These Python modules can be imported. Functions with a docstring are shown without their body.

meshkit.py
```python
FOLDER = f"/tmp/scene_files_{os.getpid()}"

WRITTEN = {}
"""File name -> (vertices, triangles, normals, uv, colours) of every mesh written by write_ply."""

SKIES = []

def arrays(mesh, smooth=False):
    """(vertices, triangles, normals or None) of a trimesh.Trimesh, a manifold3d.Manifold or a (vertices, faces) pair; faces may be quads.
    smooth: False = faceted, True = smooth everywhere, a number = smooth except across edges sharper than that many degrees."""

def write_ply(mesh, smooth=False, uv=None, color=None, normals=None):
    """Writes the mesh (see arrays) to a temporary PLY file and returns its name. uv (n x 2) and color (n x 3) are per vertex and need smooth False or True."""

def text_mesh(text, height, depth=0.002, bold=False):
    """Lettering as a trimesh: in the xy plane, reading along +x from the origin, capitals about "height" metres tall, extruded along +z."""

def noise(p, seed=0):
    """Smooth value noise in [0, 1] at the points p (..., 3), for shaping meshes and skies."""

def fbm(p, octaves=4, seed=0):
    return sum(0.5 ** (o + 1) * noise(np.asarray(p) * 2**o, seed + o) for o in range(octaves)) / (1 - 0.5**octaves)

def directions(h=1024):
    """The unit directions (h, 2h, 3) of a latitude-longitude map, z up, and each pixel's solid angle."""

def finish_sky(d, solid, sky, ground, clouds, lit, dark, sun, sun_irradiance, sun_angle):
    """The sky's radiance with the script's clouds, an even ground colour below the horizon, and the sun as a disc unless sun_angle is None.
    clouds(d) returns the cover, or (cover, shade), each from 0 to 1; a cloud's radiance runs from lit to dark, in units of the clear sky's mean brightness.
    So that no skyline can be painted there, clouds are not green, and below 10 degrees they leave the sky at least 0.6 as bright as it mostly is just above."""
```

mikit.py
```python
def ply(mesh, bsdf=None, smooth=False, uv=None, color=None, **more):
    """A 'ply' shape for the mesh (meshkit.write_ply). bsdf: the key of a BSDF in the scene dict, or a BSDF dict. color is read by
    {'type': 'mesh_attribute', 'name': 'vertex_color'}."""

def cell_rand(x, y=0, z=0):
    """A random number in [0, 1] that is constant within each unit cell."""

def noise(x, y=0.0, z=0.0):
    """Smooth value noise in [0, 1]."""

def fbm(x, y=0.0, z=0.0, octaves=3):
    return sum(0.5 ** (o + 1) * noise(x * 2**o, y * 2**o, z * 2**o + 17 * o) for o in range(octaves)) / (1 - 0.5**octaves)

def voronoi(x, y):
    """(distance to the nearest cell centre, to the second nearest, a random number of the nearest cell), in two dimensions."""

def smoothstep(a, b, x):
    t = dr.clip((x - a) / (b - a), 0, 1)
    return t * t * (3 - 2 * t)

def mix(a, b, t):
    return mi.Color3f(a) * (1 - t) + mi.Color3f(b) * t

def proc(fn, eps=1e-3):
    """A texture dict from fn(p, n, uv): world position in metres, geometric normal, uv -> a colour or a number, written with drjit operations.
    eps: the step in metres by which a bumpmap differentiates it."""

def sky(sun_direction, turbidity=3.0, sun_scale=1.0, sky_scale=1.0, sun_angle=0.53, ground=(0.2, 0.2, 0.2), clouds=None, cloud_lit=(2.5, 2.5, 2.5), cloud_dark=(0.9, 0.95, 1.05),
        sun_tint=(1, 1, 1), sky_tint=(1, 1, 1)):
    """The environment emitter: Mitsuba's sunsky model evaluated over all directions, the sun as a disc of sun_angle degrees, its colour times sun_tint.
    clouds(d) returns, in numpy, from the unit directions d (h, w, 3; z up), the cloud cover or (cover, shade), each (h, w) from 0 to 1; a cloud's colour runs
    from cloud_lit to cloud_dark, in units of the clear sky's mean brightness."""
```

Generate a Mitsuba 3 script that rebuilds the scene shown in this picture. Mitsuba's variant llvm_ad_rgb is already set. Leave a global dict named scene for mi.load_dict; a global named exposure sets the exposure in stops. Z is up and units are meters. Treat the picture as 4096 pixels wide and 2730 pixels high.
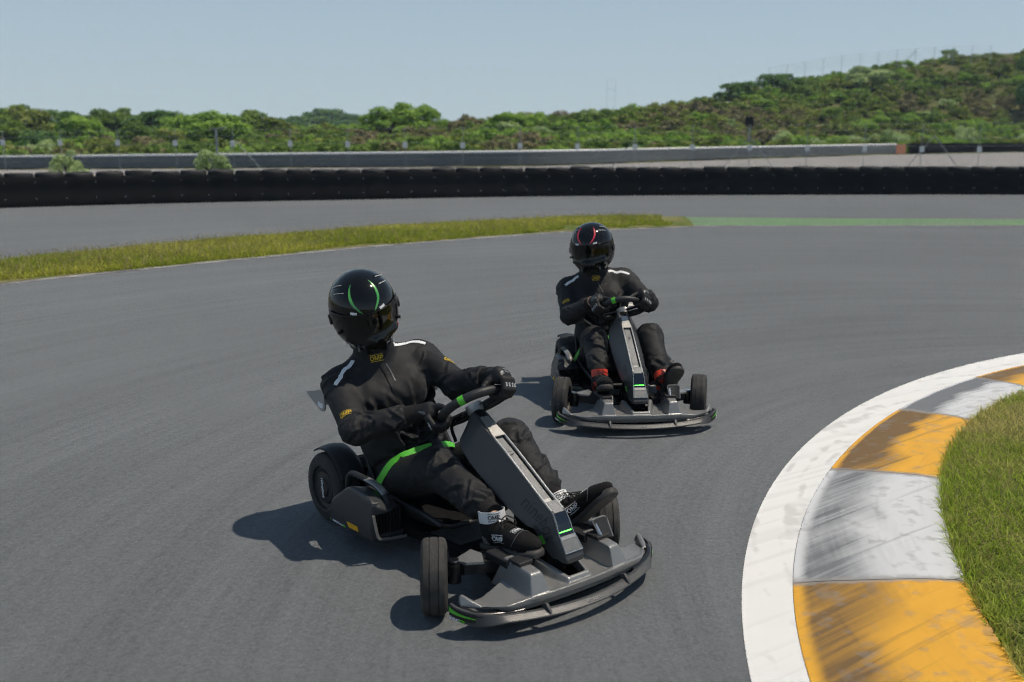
import math, random
import numpy as np, trimesh, mitsuba as mi, drjit as dr
import mikit, meshkit
from mikit import proc, noise, fbm, smoothstep, mix, voronoi, cell_rand
import manifold3d as m3
from shapely.geometry import Polygon, LineString, Point
from scipy.spatial import ConvexHull
T = mi.ScalarTransform4f
rng = np.random.default_rng(7)
exposure = 1.3

# ---------------------------------------------------------------- camera, sky
CAM_H, PITCH = 1.512, 0.1987
scene, labels = {}, {}
scene['camera'] = {'type': 'thinlens', 'fov': 55.09, 'fov_axis': 'x', 'near_clip': 0.05, 'far_clip': 3000.0,
                   'aperture_radius': 0.006, 'focus_distance': 4.2,
                   'medium': {'type': 'ref', 'id': 'air'},
                   'to_world': T().look_at(origin=[0, 0, CAM_H], target=[0, math.cos(PITCH), CAM_H - math.sin(PITCH)], up=[0, 0, 1])}
scene['air'] = {'type': 'homogeneous', 'albedo': {'type': 'rgb', 'value': [.95, .95, .95]}, 'sigma_t': {'type': 'rgb', 'value': [.00024, .00030, .00038]}}
SUN = np.array([0.405, 0.035, 0.914])
def haze_veil(d):
    """thin high haze, denser towards the horizon"""
    return .16 + .60 * np.clip(1 - d[..., 2] / .55, 0, 1)**1.3
scene['sky'] = mikit.sky(SUN.tolist(), turbidity=3.0, sun_scale=1.0, sky_scale=0.8, clouds=haze_veil, cloud_lit=(2.65, 3.35, 3.72), cloud_dark=(2.65, 3.35, 3.72), sun_tint=(.95, 1.0, 1.07))

# ---------------------------------------------------------------- helpers
def numbered(key):
    if key not in used: used.add(key); return key
    n = 1
    while f'{key}_{n:03d}' in used: n += 1
    used.add(f'{key}_{n:03d}'); return f'{key}_{n:03d}'
used = set()
def obj(name, mesh, bsdf, parent=None, smooth=False, to_world=None, **kw):
    key = numbered((parent + '__' if parent else '') + name)
    d = mesh if isinstance(mesh, dict) else mikit.ply(mesh, bsdf, smooth=smooth, **kw)
    if to_world is not None: d = {**d, 'to_world': to_world}
    scene[key] = d
    return key
def thing(name): return numbered(name)
def tag(key, label, cat=None, group=None, kind=None):
    labels[key] = {k: v for k, v in dict(label=label, category=cat, group=group, kind=kind).items() if v}
    return key
def copy_thing(src, name, M):
    """a thing again under the next number, its parts sharing the mesh files"""
    k2 = thing(name)
    for k in [k for k in scene if k.startswith(src + '__')]:
        scene[k2 + k[len(src):]] = {**scene[k], 'to_world': M}
        used.add(k2 + k[len(src):])
        if k in labels: labels[k2 + k[len(src):]] = dict(labels[k])
    return k2
cat_ = trimesh.util.concatenate
def box(cx, cy, cz, sx, sy, sz):
    b = trimesh.creation.box((sx, sy, sz)); b.apply_translation((cx, cy, cz)); return b
def rbox(c, s, r=0.005, n=3):
    """box with rounded edges"""
    h = np.array(s) / 2 - r
    pts = []
    sp = trimesh.creation.icosphere(subdivisions=1 if n < 3 else 2, radius=r).vertices
    for sx in (-1, 1):
        for sy in (-1, 1):
            for sz in (-1, 1): pts.append(sp + h * [sx, sy, sz])
    m = trimesh.convex.convex_hull(np.vstack(pts)); m.apply_translation(c); return m
def frame(o, x, y=None, z=None):
    """4x4 with columns x, y, z (orthonormalised from x and a second axis) at o"""
    x = np.array(x, float); x /= np.linalg.norm(x)
    if z is None:
        y = np.array(y, float); y -= x * (x @ y); y /= np.linalg.norm(y); z = np.cross(x, y)
    else:
        z = np.array(z, float); z -= x * (x @ z); z /= np.linalg.norm(z); y = np.cross(z, x)
    M = np.eye(4); M[:3, 0], M[:3, 1], M[:3, 2], M[:3, 3] = x, y, z, o; return M
def spline(P, n):
    """Catmull-Rom through the points"""
    P = np.asarray(P, float); Q = np.vstack([2 * P[0] - P[1], P, 2 * P[-1] - P[-2]])
    t = np.linspace(0, len(P) - 1, n); i = np.minimum(t.astype(int), len(P) - 2); u = (t - i)[:, None]
    a, b, c, d = Q[i], Q[i + 1], Q[i + 2], Q[i + 3]
    return .5 * (2 * b + (c - a) * u + (2 * a - 5 * b + 4 * c - d) * u**2 + (3 * b - a - 3 * c + d) * u**3)
def loft(rings, closed=True, cap=True):
    R = np.asarray(rings, float); n, m = R.shape[:2]
    v = R.reshape(-1, 3); f = []
    for i in range(n - 1):
        for j in range(m if closed else m - 1):
            a, b = i * m + j, i * m + (j + 1) % m
            f += [(a, b, b + m), (a, b + m, a + m)]
    v = list(v)
    if cap and closed:
        for base, flip in ((0, True), ((n - 1) * m, False)):
            c = len(v); v.append(np.mean(R[0 if flip else -1], 0))
            for j in range(m):
                a, b = base + j, base + (j + 1) % m
                f.append((b, a, c) if flip else (a, b, c))
    mm = trimesh.Trimesh(np.array(v), np.array(f), process=False)
    return mm
def fix(m):
    m = trimesh.Trimesh(m.vertices, m.faces, process=True); trimesh.repair.fix_normals(m); return m
def tube(P, r, m=10, n=None, closed=False, cap=True):
    P = np.asarray(P, float)
    if n: P = spline(P, n)
    r = np.atleast_1d(np.asarray(r, float)); r = np.interp(np.linspace(0, 1, len(P)), np.linspace(0, 1, len(r)), r) if len(r) > 1 else np.full(len(P), r[0])
    t = np.gradient(P, axis=0) if not closed else np.roll(P, -1, 0) - np.roll(P, 1, 0)
    t /= np.linalg.norm(t, axis=1, keepdims=True) + 1e-12
    u = np.cross(t[0], [0.13, 0.31, 0.94]); u /= np.linalg.norm(u)
    rings = []
    a = np.arange(m) * 2 * np.pi / m
    for p, d, rr in zip(P, t, r):
        u = u - d * (u @ d); u /= np.linalg.norm(u); w = np.cross(d, u)
        rings.append(p + rr * (np.cos(a)[:, None] * u + np.sin(a)[:, None] * w))
    if closed: rings.append(rings[0])
    return fix(loft(rings, True, cap and not closed))
def lathe(profile, m=48):
    """profile (r, h) turned about the y axis"""
    P = np.asarray(profile, float); a = np.arange(m) * 2 * np.pi / m
    rings = [np.stack([r * np.cos(a), np.full(m, h), r * np.sin(a)], 1) for r, h in P]
    return fix(loft(rings, True, False))
def grid(nx, ny, fn):
    u, v = np.meshgrid(np.linspace(0, 1, nx), np.linspace(0, 1, ny), indexing='ij')
    p = fn(u.ravel(), v.ravel())
    i = np.arange(nx * ny).reshape(nx, ny)
    a, b, c, d = i[:-1, :-1].ravel(), i[1:, :-1].ravel(), i[1:, 1:].ravel(), i[:-1, 1:].ravel()
    return trimesh.Trimesh(p, np.vstack([np.stack([a, b, c], 1), np.stack([a, c, d], 1)]), process=False)
def extrude(poly, h, M=None):
    m = trimesh.creation.extrude_polygon(poly if hasattr(poly, 'exterior') else Polygon(poly), h, engine='earcut')
    if M is not None: m.apply_transform(M)
    return m
def xf(m, M):
    m = m.copy(); m.apply_transform(M); return m
def thicken(m, t):
    """a sheet as a shell of thickness t"""
    n = m.vertex_normals; v = np.vstack([m.vertices + n * t / 2, m.vertices - n * t / 2]); k = len(m.vertices)
    f = [m.faces, m.faces[:, ::-1] + k]
    e = m.edges_sorted; uq, inv, cnt = np.unique(e, axis=0, return_inverse=True, return_counts=True)
    b = m.edges[cnt[inv] == 1]
    f += [np.stack([b[:, 1], b[:, 0], b[:, 0] + k], 1), np.stack([b[:, 1], b[:, 0] + k, b[:, 1] + k], 1)]
    return trimesh.Trimesh(v, np.vstack(f), process=False)
def text(s, h, depth=0.0012, bold=True, center=True):
    m = meshkit.text_mesh(s, h, depth, bold)
    if center: m.apply_translation(-np.r_[m.bounds.mean(0)[:2], 0])
    return m

# ---- signed distance modelling
def smin(a, b, k):
    h = np.clip(.5 + .5 * (b - a) / k, 0, 1); return b + (a - b) * h - k * h * (1 - h)
def smax(a, b, k): return -smin(-a, -b, k)
def cap_sdf(p, a, b, r1, r2=None, sc=None):
    """capsule with a tapering radius; returns distance and the place along it"""
    a, b = np.asarray(a, float), np.asarray(b, float); r2 = r1 if r2 is None else r2
    d = b - a; t = np.clip(((p - a) @ d) / (d @ d), 0, 1)
    return np.linalg.norm(p - a - t[:, None] * d, axis=1) - (r1 + (r2 - r1) * t)
def ell_sdf(p, c, r, R=None):
    q = (p - c) if R is None else (p - c) @ R
    r = np.asarray(r, float); k0 = np.linalg.norm(q / r, axis=1); k1 = np.linalg.norm(q / r**2, axis=1)
    return k0 * (k0 - 1) / np.maximum(k1, 1e-9)
def rbox_sdf(p, c, s, r=.005, R=None):
    q = np.abs((p - c) if R is None else (p - c) @ R) - np.array(s) / 2 + r
    return np.linalg.norm(np.maximum(q, 0), axis=1) + np.minimum(q.max(1), 0) - r
def hull_planes(pts):
    e = ConvexHull(np.asarray(pts, float)).equations
    return np.unique(e.round(5), axis=0)
def hull_sdf(p, planes, r=.004):
    """rounded convex solid"""
    d = None
    for e in planes:
        x = p @ e[:3] + e[3]; d = x if d is None else smax(d, x, r)
    return d
def poly_sdf(q, pts):
    P = np.asarray(pts, float); d = np.full(len(q), 1e9); s = np.ones(len(q))
    for i in range(len(P)):
        a, b = P[i], P[i - 1]; e = b - a; w = q - a
        t = np.clip((w @ e) / (e @ e), 0, 1); d = np.minimum(d, ((w - t[:, None] * e)**2).sum(1))
        c1, c2, c3 = q[:, 1] >= a[1], q[:, 1] < b[1], e[0] * w[:, 1] > e[1] * w[:, 0]
        s = np.where((c1 & c2 & c3) | ~(c1 | c2 | c3), -s, s)
    return s * np.sqrt(d)
def nets(f, lo, hi, h, B=8, slack=1.35, refine=1):
    """the zero surface of f as a mesh: surface nets in the blocks that the surface crosses"""
    lo, hi = np.asarray(lo, float), np.asarray(hi, float)
    nb = np.ceil((hi - lo) / (h * B)).astype(int) + 1; n = nb * B
    I = np.stack(np.meshgrid(*[np.arange(k) for k in nb], indexing='ij'), -1).reshape(-1, 3)
    fc = f(lo + (I + .5) * B * h - .5 * h)
    V = np.repeat(np.repeat(np.repeat(np.where(fc < 0, -1., 1.).reshape(nb), B, 0), B, 1), B, 2).astype(np.float32)
    K = I[np.abs(fc) < B * h * .87 * slack + .004]
    o = np.stack(np.meshgrid(*[np.arange(B)] * 3, indexing='ij'), -1).reshape(-1, 3)
    for s in range(0, len(K), 800):
        ix = (K[s:s + 800, None] * B + o).reshape(-1, 3)
        V[ix[:, 0], ix[:, 1], ix[:, 2]] = f(lo + ix * h)
    S = V < 0
    c = np.zeros(np.array(V.shape) - 1, np.int8)
    for a in (0, 1):
        for b in (0, 1):
            for d in (0, 1): c += S[a:n[0] - 1 + a, b:n[1] - 1 + b, d:n[2] - 1 + d]
    A = np.argwhere((c > 0) & (c < 8)); idx = np.full(c.shape, -1, np.int32); idx[tuple(A.T)] = np.arange(len(A))
    C = {q: V[A[:, 0] + q[0], A[:, 1] + q[1], A[:, 2] + q[2]] for q in np.ndindex(2, 2, 2)}
    pos, cnt = np.zeros((len(A), 3)), np.zeros(len(A))
    for ax in range(3):
        for q in np.ndindex(2, 2, 2):
            if q[ax]: continue
            q2 = list(q); q2[ax] = 1; va, vb = C[q], C[tuple(q2)]; m = (va < 0) != (vb < 0)
            t = va[m] / (va[m] - vb[m]); e = np.tile(np.array(q, float), (m.sum(), 1)); e[:, ax] += t
            pos[m] += e; cnt[m] += 1
    v = lo + (A + pos / cnt[:, None]) * h
    F = []
    for ax in range(3):
        s0 = [slice(1, -1)] * 3; s0[ax] = slice(0, -1); s1 = list(s0); s1[ax] = slice(1, None)
        a_, b_ = S[tuple(s0)], S[tuple(s1)]
        E = np.argwhere(a_ != b_); fl = a_[tuple(E.T)]
        E = E + 1; E[:, ax] -= 1
        u, w = [(1, 2), (2, 0), (0, 1)][ax]
        du, dw = np.eye(3, dtype=int)[u], np.eye(3, dtype=int)[w]
        q = [idx[tuple((E - x).T)] for x in (du + dw, dw, 0 * du, du)]
        Q = np.stack(q, 1); Q[~fl] = Q[~fl][:, ::-1]
        Q = Q[(Q >= 0).all(1)]; F += [Q[:, [0, 1, 2]], Q[:, [0, 2, 3]]]
    for _ in range(refine):
        g, d = grad(f, v, h * .5); v = v - np.clip(d, -h, h)[:, None] * g
    return trimesh.Trimesh(v, np.vstack(F), process=False)
def grad(f, p, e=.001):
    k = np.array([[1, -1, -1], [-1, -1, 1], [-1, 1, -1], [1, 1, 1]], float)
    d = [f(p + e * x) for x in k]
    g = sum(x * y[:, None] for x, y in zip(k, d)); return g / (np.linalg.norm(g, axis=1, keepdims=True) + 1e-12), np.mean(d, 0)
from scipy.spatial import cKDTree
def mesh_sdf(m):
    """distance to a fine mesh, good near its surface: from the planes of the nearest vertices"""
    t = cKDTree(m.vertices); nv = np.array(m.vertex_normals); vv = np.array(m.vertices)
    def f(p):
        d, i = t.query(p, k=6); w = 1 / (d + 1e-4)**2; w /= w.sum(1, keepdims=True)
        return (w * ((p[:, None] - vv[i]) * nv[i]).sum(2)).sum(1)
    return f
def march(f, p, d, off=0.0, n=24):
    """points p moved along -d until they meet the surface of f, then lifted by off along d"""
    d = np.broadcast_to(d, p.shape); t = np.zeros(len(p))
    for _ in range(n): t += np.clip(f(p - d * t[:, None]), -.02, .02) * .85
    return p - d * (t - np.broadcast_to(off, len(p)))[:, None]
def decal(f, mesh, M, off=.0008, sub=.006):
    """a flat mesh (xy plane, thickness in z) laid on the surface of f along the z axis of M"""
    m = mesh.copy()
    v, fc = trimesh.remesh.subdivide_to_size(m.vertices, m.faces, sub, max_iter=12) if sub else (m.vertices, m.faces)
    z = v[:, 2].copy(); w = v.copy(); w[:, 2] = 0
    p = w @ M[:3, :3].T + M[:3, 3]; n = M[:3, 2]
    p = march(f, p + n * .04, n, 0)
    return trimesh.Trimesh(p + n * (z + off)[:, None], fc, process=False)
def strip_on(f, line, width, n=40, off=.001, thick=.0015, push=.05, m=4, nrm=None):
    """a band of the given width (number or (n,) array) along a polyline, laid on the surface of f"""
    c = spline(line, n); _g, _ = grad(f, c, .004)
    g = _g if nrm is None else np.broadcast_to(nrm, _g.shape)
    for _ in range(3):
        if nrm is None:
            g = (np.vstack([g[:1], g[:-1]]) + 2 * g + np.vstack([g[1:], g[-1:]])); g /= np.linalg.norm(g, axis=1, keepdims=True)
    t = np.gradient(c, axis=0); t /= np.linalg.norm(t, axis=1, keepdims=True)
    s = np.cross(g, t); s /= np.linalg.norm(s, axis=1, keepdims=True)
    w = np.broadcast_to(width, n)[:, None]
    rows = []
    for k in np.linspace(-.5, .5, m + 1):
        p = c + s * w * k; rows.append(march(f, p + g * push, g, off + thick))
    top = np.stack(rows, 1)  # n, m+1
    low = top - g[:, None] * (thick + off * .5)
    ring = np.concatenate([top, low[:, ::-1]], 1)
    return fix(loft(ring, True, True))

# ---- materials
def M_(name, d): scene[name] = {'type': 'twosided', 'bsdf': d} if d['type'] not in ('dielectric', 'thindielectric', 'principledthin') else d; return name
def rgb(c): return {'type': 'rgb', 'value': list(map(float, c))}
def plain(name, c, rough=.6, metal=0., spec=.5, coat=0., coat_gloss=.9, sheen=0.):
    d = {'type': 'principled', 'base_color': rgb(c) if isinstance(c, (tuple, list)) else proc(c), 'roughness': rough, 'metallic': metal, 'specular': spec}
    if coat: d |= {'clearcoat': coat, 'clearcoat_gloss': coat_gloss}
    if sheen: d |= {'sheen': sheen, 'sheen_tint': .5}
    return M_(name, d)
def bumped(name, d, fn, scale=1.0, eps=1e-3):
    return M_(name, {'type': 'bumpmap', 'arbitrary': {**proc(fn, eps)}, 'scale': scale, 'bsdf': d})
# ---------------------------------------------------------------- the track corner: three curves round the apex
CC = np.array([4.2, 2.9])
def polar(P): P = np.asarray(P, float) - CC; return np.arctan2(P[:, 0], P[:, 1]), np.hypot(P[:, 0], P[:, 1])   # 0 = +y, negative towards -x
def curve(P):
    a, r = polar(P); o = np.argsort(a); a, r = a[o], r[o]
    return lambda q: np.interp(q, a, r)
def smooth_curve(P):
    a, r = polar(P); o = np.argsort(a); c = np.polyfit(a[o], r[o], 4); lo, hi = a.min(), a.max()
    def f(q):
        q = np.asarray(q, float); qq = np.clip(q, lo, hi); s = np.polyval(np.polyder(c), qq)
        return np.polyval(c, qq) + (q - qq) * s * .6
    return f
W_OUT = smooth_curve([(5.6, 7.75), (4.6, 7.42), (3.76, 7.06), (3.08, 6.61), (2.38, 5.95), (1.7, 5.11), (1.27, 4.4), (1.0, 3.82), (.83, 3.32), (.75, 2.95), (.68, 2.56), (.66, 2.0), (.7, 1.3)])
W_IN = smooth_curve([(5.6, 7.35), (4.5, 7.05), (3.59, 6.71), (3.07, 6.33), (2.39, 5.62), (1.9, 5.0), (1.52, 4.47), (1.24, 3.95), (1.02, 3.39), (.94, 3.05), (.86, 2.56), (.85, 2.0), (.9, 1.3)])
K_IN = smooth_curve([(5.6, 6.75), (4.4, 6.4), (3.16, 5.87), (2.74, 5.47), (2.39, 4.99), (2.03, 4.3), (1.78, 3.77), (1.62, 3.35), (1.51, 3.01), (1.41, 2.56), (1.38, 2.0), (1.42, 1.3)])
def at(a, r): return np.stack([CC[0] + np.sin(a) * r, CC[1] + np.cos(a) * r], -1)
def ring_mesh(a0, a1, n, fa, fb, z, m=1, dz=None):
    def fn(u, v):
        a = a0 + (a1 - a0) * u; p = at(a, fa(a) * (1 - v) + fb(a) * v)
        return np.column_stack([p, np.full(len(u), z) if dz is None else z + dz(u, v)])
    return grid(n, m + 1, fn)
def streak(p, fr, fa):
    """wear drawn out along the driving line round the corner"""
    x, y = p.x - 4.2, p.y - 2.9
    r = dr.sqrt(x * x + y * y); a = dr.atan2(x, y)
    return noise(r * fr, a * fa * 4.0, 3.1)

def asphalt_c(p, n, uv):
    fine = noise(p.x * 160, p.y * 160) * .6 + noise(p.x * 70, p.y * 70, 4.) * .4
    st = streak(p, 14., 1.2) * .34 + streak(p, 45., 1.6) * .20 + streak(p, 105., 1.8) * .22 + streak(p, 3.5, .6) * .25 + .17
    big = fbm(p.x * .35, p.y * .35, 0., 3)
    k = .84 + .34 * (fine - .5) + .34 * (st - .675) + .16 * (big - .5)
    stone = smoothstep(.90, .99, noise(p.x * 210, p.y * 210, 9.))
    return mi.Color3f(.124, .135, .1445) * k + mi.Color3f(.05) * stone
bumped('asphalt', {'type': 'principled', 'base_color': proc(asphalt_c), 'roughness': .78, 'specular': .35},
       lambda p, n, uv: noise(p.x * 150, p.y * 150) * .5 + noise(p.x * 60, p.y * 60, 2.) * .5, .0022)
def asphalt2_c(p, n, uv): return mi.Color3f(.19, .185, .18) * (.85 + .3 * fbm(p.x * .8, p.y * 2.5, 0., 3))
plain('old_asphalt', asphalt2_c, .9, spec=.2)
def white_c(p, n, uv):
    w = smoothstep(.62, .85, streak(p, 30., 3.) * .6 + fbm(p.x * 14, p.y * 14, 0., 3) * .5)
    return mix(mix((.67, .675, .66), (.46, .46, .45), w * .7), (.40, .40, .40), .16 * smoothstep(.58, .82, noise((p.x * .83 + p.y * .55) * 1.4, (p.y * .83 - p.x * .55) * 42., 4.)))
plain('white_paint', white_c, .6, spec=.3)
def kerb_paint(base, under):
    def fn(p, n, uv):
        scuff = smoothstep(.5, .8, streak(p, 26., 2.2) * .55 + streak(p, 75., 5.) * .45)
        # rubber laid by tyres that cut across the outer third of the kerb
        x, y = p.x - 4.2, p.y - 2.9
        band = smoothstep(.02, .1, uv.y) * (1 - smoothstep(.24, .62, uv.y + .28 * (fbm(p.x * 4, p.y * 4, 0., 2) - .5)))
        wear = smoothstep(.55, .85, fbm(p.x * 22, p.y * 22, 1., 3))
        al, ac = p.x * .83 + p.y * .55, p.y * .83 - p.x * .55
        cut = noise(al * 1.3, ac * 26., 2.) * .45 + noise(al * 2.5, ac * 80., 5.) * .35 + noise(al * 6., ac * 190., 8.) * .2
        c = mix(base, under, dr.clip(band * (1 + .45 * smoothstep(4.1, 4.7, p.y)) * (.58 + .55 * noise(al * .9, ac * 1.2, 3.) + .75 * (cut - .42)) + scuff * .08 + smoothstep(.60, .85, cut) * .34, 0., .92))
        ed = 1 - smoothstep(.004, .034, dr.minimum(uv.x, 1 - uv.x) + .03 * (fbm(p.x * 30, p.y * 30, 2., 3) - .5))
        return mix(mix(c, (.2, .2, .2), wear * .36), (.26, .25, .235), ed * .75)
    return fn
plain('kerb_yellow', kerb_paint((.66, .345, .035), (.115, .075, .038)), .62, spec=.3)
plain('kerb_white', kerb_paint((.55, .565, .58), (.11, .118, .128)), .62, spec=.3)
plain('concrete', lambda p, n, uv: mi.Color3f(.34, .33, .31) * (.75 + .5 * fbm(p.x * 6, p.y * 6, p.z * 6, 3)), .85)
def soil_c(p, n, uv):
    g = smoothstep(.35, .65, fbm(p.x * 2.2, p.y * 2.2, 0., 3))
    return mix((.075, .10, .026), (.155, .14, .065), g * .7) * (.8 + .4 * noise(p.x * 40, p.y * 40))
plain('soil', soil_c, .95, spec=.1)
def far_soil_c(p, n, uv): return mix((.055, .075, .022), (.12, .11, .05), fbm(p.x * .12, p.y * .12, 0., 3)) * (.7 + .6 * noise(p.x * 1.5, p.y * 1.5))
plain('far_soil', far_soil_c, .95, spec=.1)
plain('green_paint', lambda p, n, uv: mix(mix((.085, .19, .075), (.135, .19, .125), fbm(p.x * 1.2, p.y * 5, 0., 3)), (.14, .145, .145), smoothstep(.5, .75, fbm(p.x * .5, p.y * 4., 7., 4)) * .7) * (.8 + .35 * noise(p.x * 30, p.y * 30)), .85, spec=.2)
plain('edge_paint', lambda p, n, uv: mix((.24, .24, .24), (.13, .13, .135), smoothstep(.35, .7, fbm(p.x * 3, p.y * 9, 0., 3))), .8, spec=.2)

# ---------------------------------------------------------------- ground, track
HX = [-140, -80, -40, -14, 0, 15, 26, 40, 55, 73, 110, 200]; HZ = [5.0, 3.6, 2.6, 2.4, 3.2, 4.3, 5.8, 8.6, 10.8, 14.6, 18.0, 19.0]
RX = [-120, -50, -36, -16.3, .6, 13.5, 34.5, 60, 160]; RY = [95, 74, 69, 64, 60, 72, 90, 104, 150]     # the steel barrier's line
def gz(x, y):
    x, y = np.asarray(x, float), np.asarray(y, float)
    s = np.clip((y - 32) / 18, 0, 1); s = s * s * (3 - 2 * s)
    z = np.clip(.12 + .0116 * x, -.6, 1.0) * s
    t = np.clip((y - np.interp(x, RX, RY) - 9) / 48, 0, 1); t = t * t * (3 - 2 * t) * .5 + t * .5
    z = z + (np.interp(x, HX, HZ)) * t
    d = np.exp(-((x + 68)**2 / 2 / 34**2 + (y - 390)**2 / 2 / 50**2)) * 6.5
    e = np.clip((y - 190) / 200, 0, 1) * 2.
    return z + d - e * np.interp(x, [-20, 60], [1, 3])
_x = np.concatenate([-np.geomspace(480, 60, 18), np.linspace(-56, 100, 100), np.geomspace(106, 480, 18)])
_y = np.concatenate([[-30, -10, 0, 10, 20], np.linspace(28, 170, 90), np.geomspace(176, 640, 30)])
def ground_fn(u, v):
    x = np.interp(u, np.linspace(0, 1, len(_x)), _x); y = np.interp(v, np.linspace(0, 1, len(_y)), _y)
    return np.column_stack([x, y, gz(x, y) - .06 + .25 * (meshkit.fbm(np.column_stack([x, y, 0 * x]) * .12, 3) - .5) * np.clip((y - 60) / 40, 0, 1)])
obj('ground', grid(len(_x), len(_y), ground_fn), 'far_soil', smooth=True); tag('ground', 'rough green and brown land under the scrub beyond the track', kind='structure')
BX = [-40, -24, -16, -12.4, -8.67, -4.47, .3, 5.49, 10.67, 15.25, 24, 40]; BY = [4, 13, 20.2, 23.3, 25.4, 26.98, 28.6, 29.4, 29.7, 29.7, 28.6, 24]      # tyre wall, front foot
def far_edge(x): return np.interp(x, BX, BY) + 1.2
obj('track', grid(60, 2, lambda u, v: np.column_stack([-40 + 80 * u, np.where(v > .5, far_edge(-40 + 80 * u), -8.), 0 * u])), 'asphalt')
tag('track', 'grey asphalt kart track with fine wear streaks round the bend', kind='structure')
def outer_track(u, v):
    x = -110 + 260 * u; y0 = np.interp(x, [-110, -40, 0, 16, 150], [20, 29, 30.6, 31.4, 31.4]); y1 = np.interp(x, RX, RY) - .5
    y1 = np.where(x > 36, np.interp(x, [36, 60, 160], [89, 97, 130]), y1); y = y0 + (y1 - y0) * v
    return np.column_stack([x, y, gz(x, y) + .015])
obj('outer_track', grid(90, 30, outer_track), 'old_asphalt', smooth=True); tag('outer_track', 'paler asphalt lane between the tyre wall and the steel barrier', kind='structure')

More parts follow.
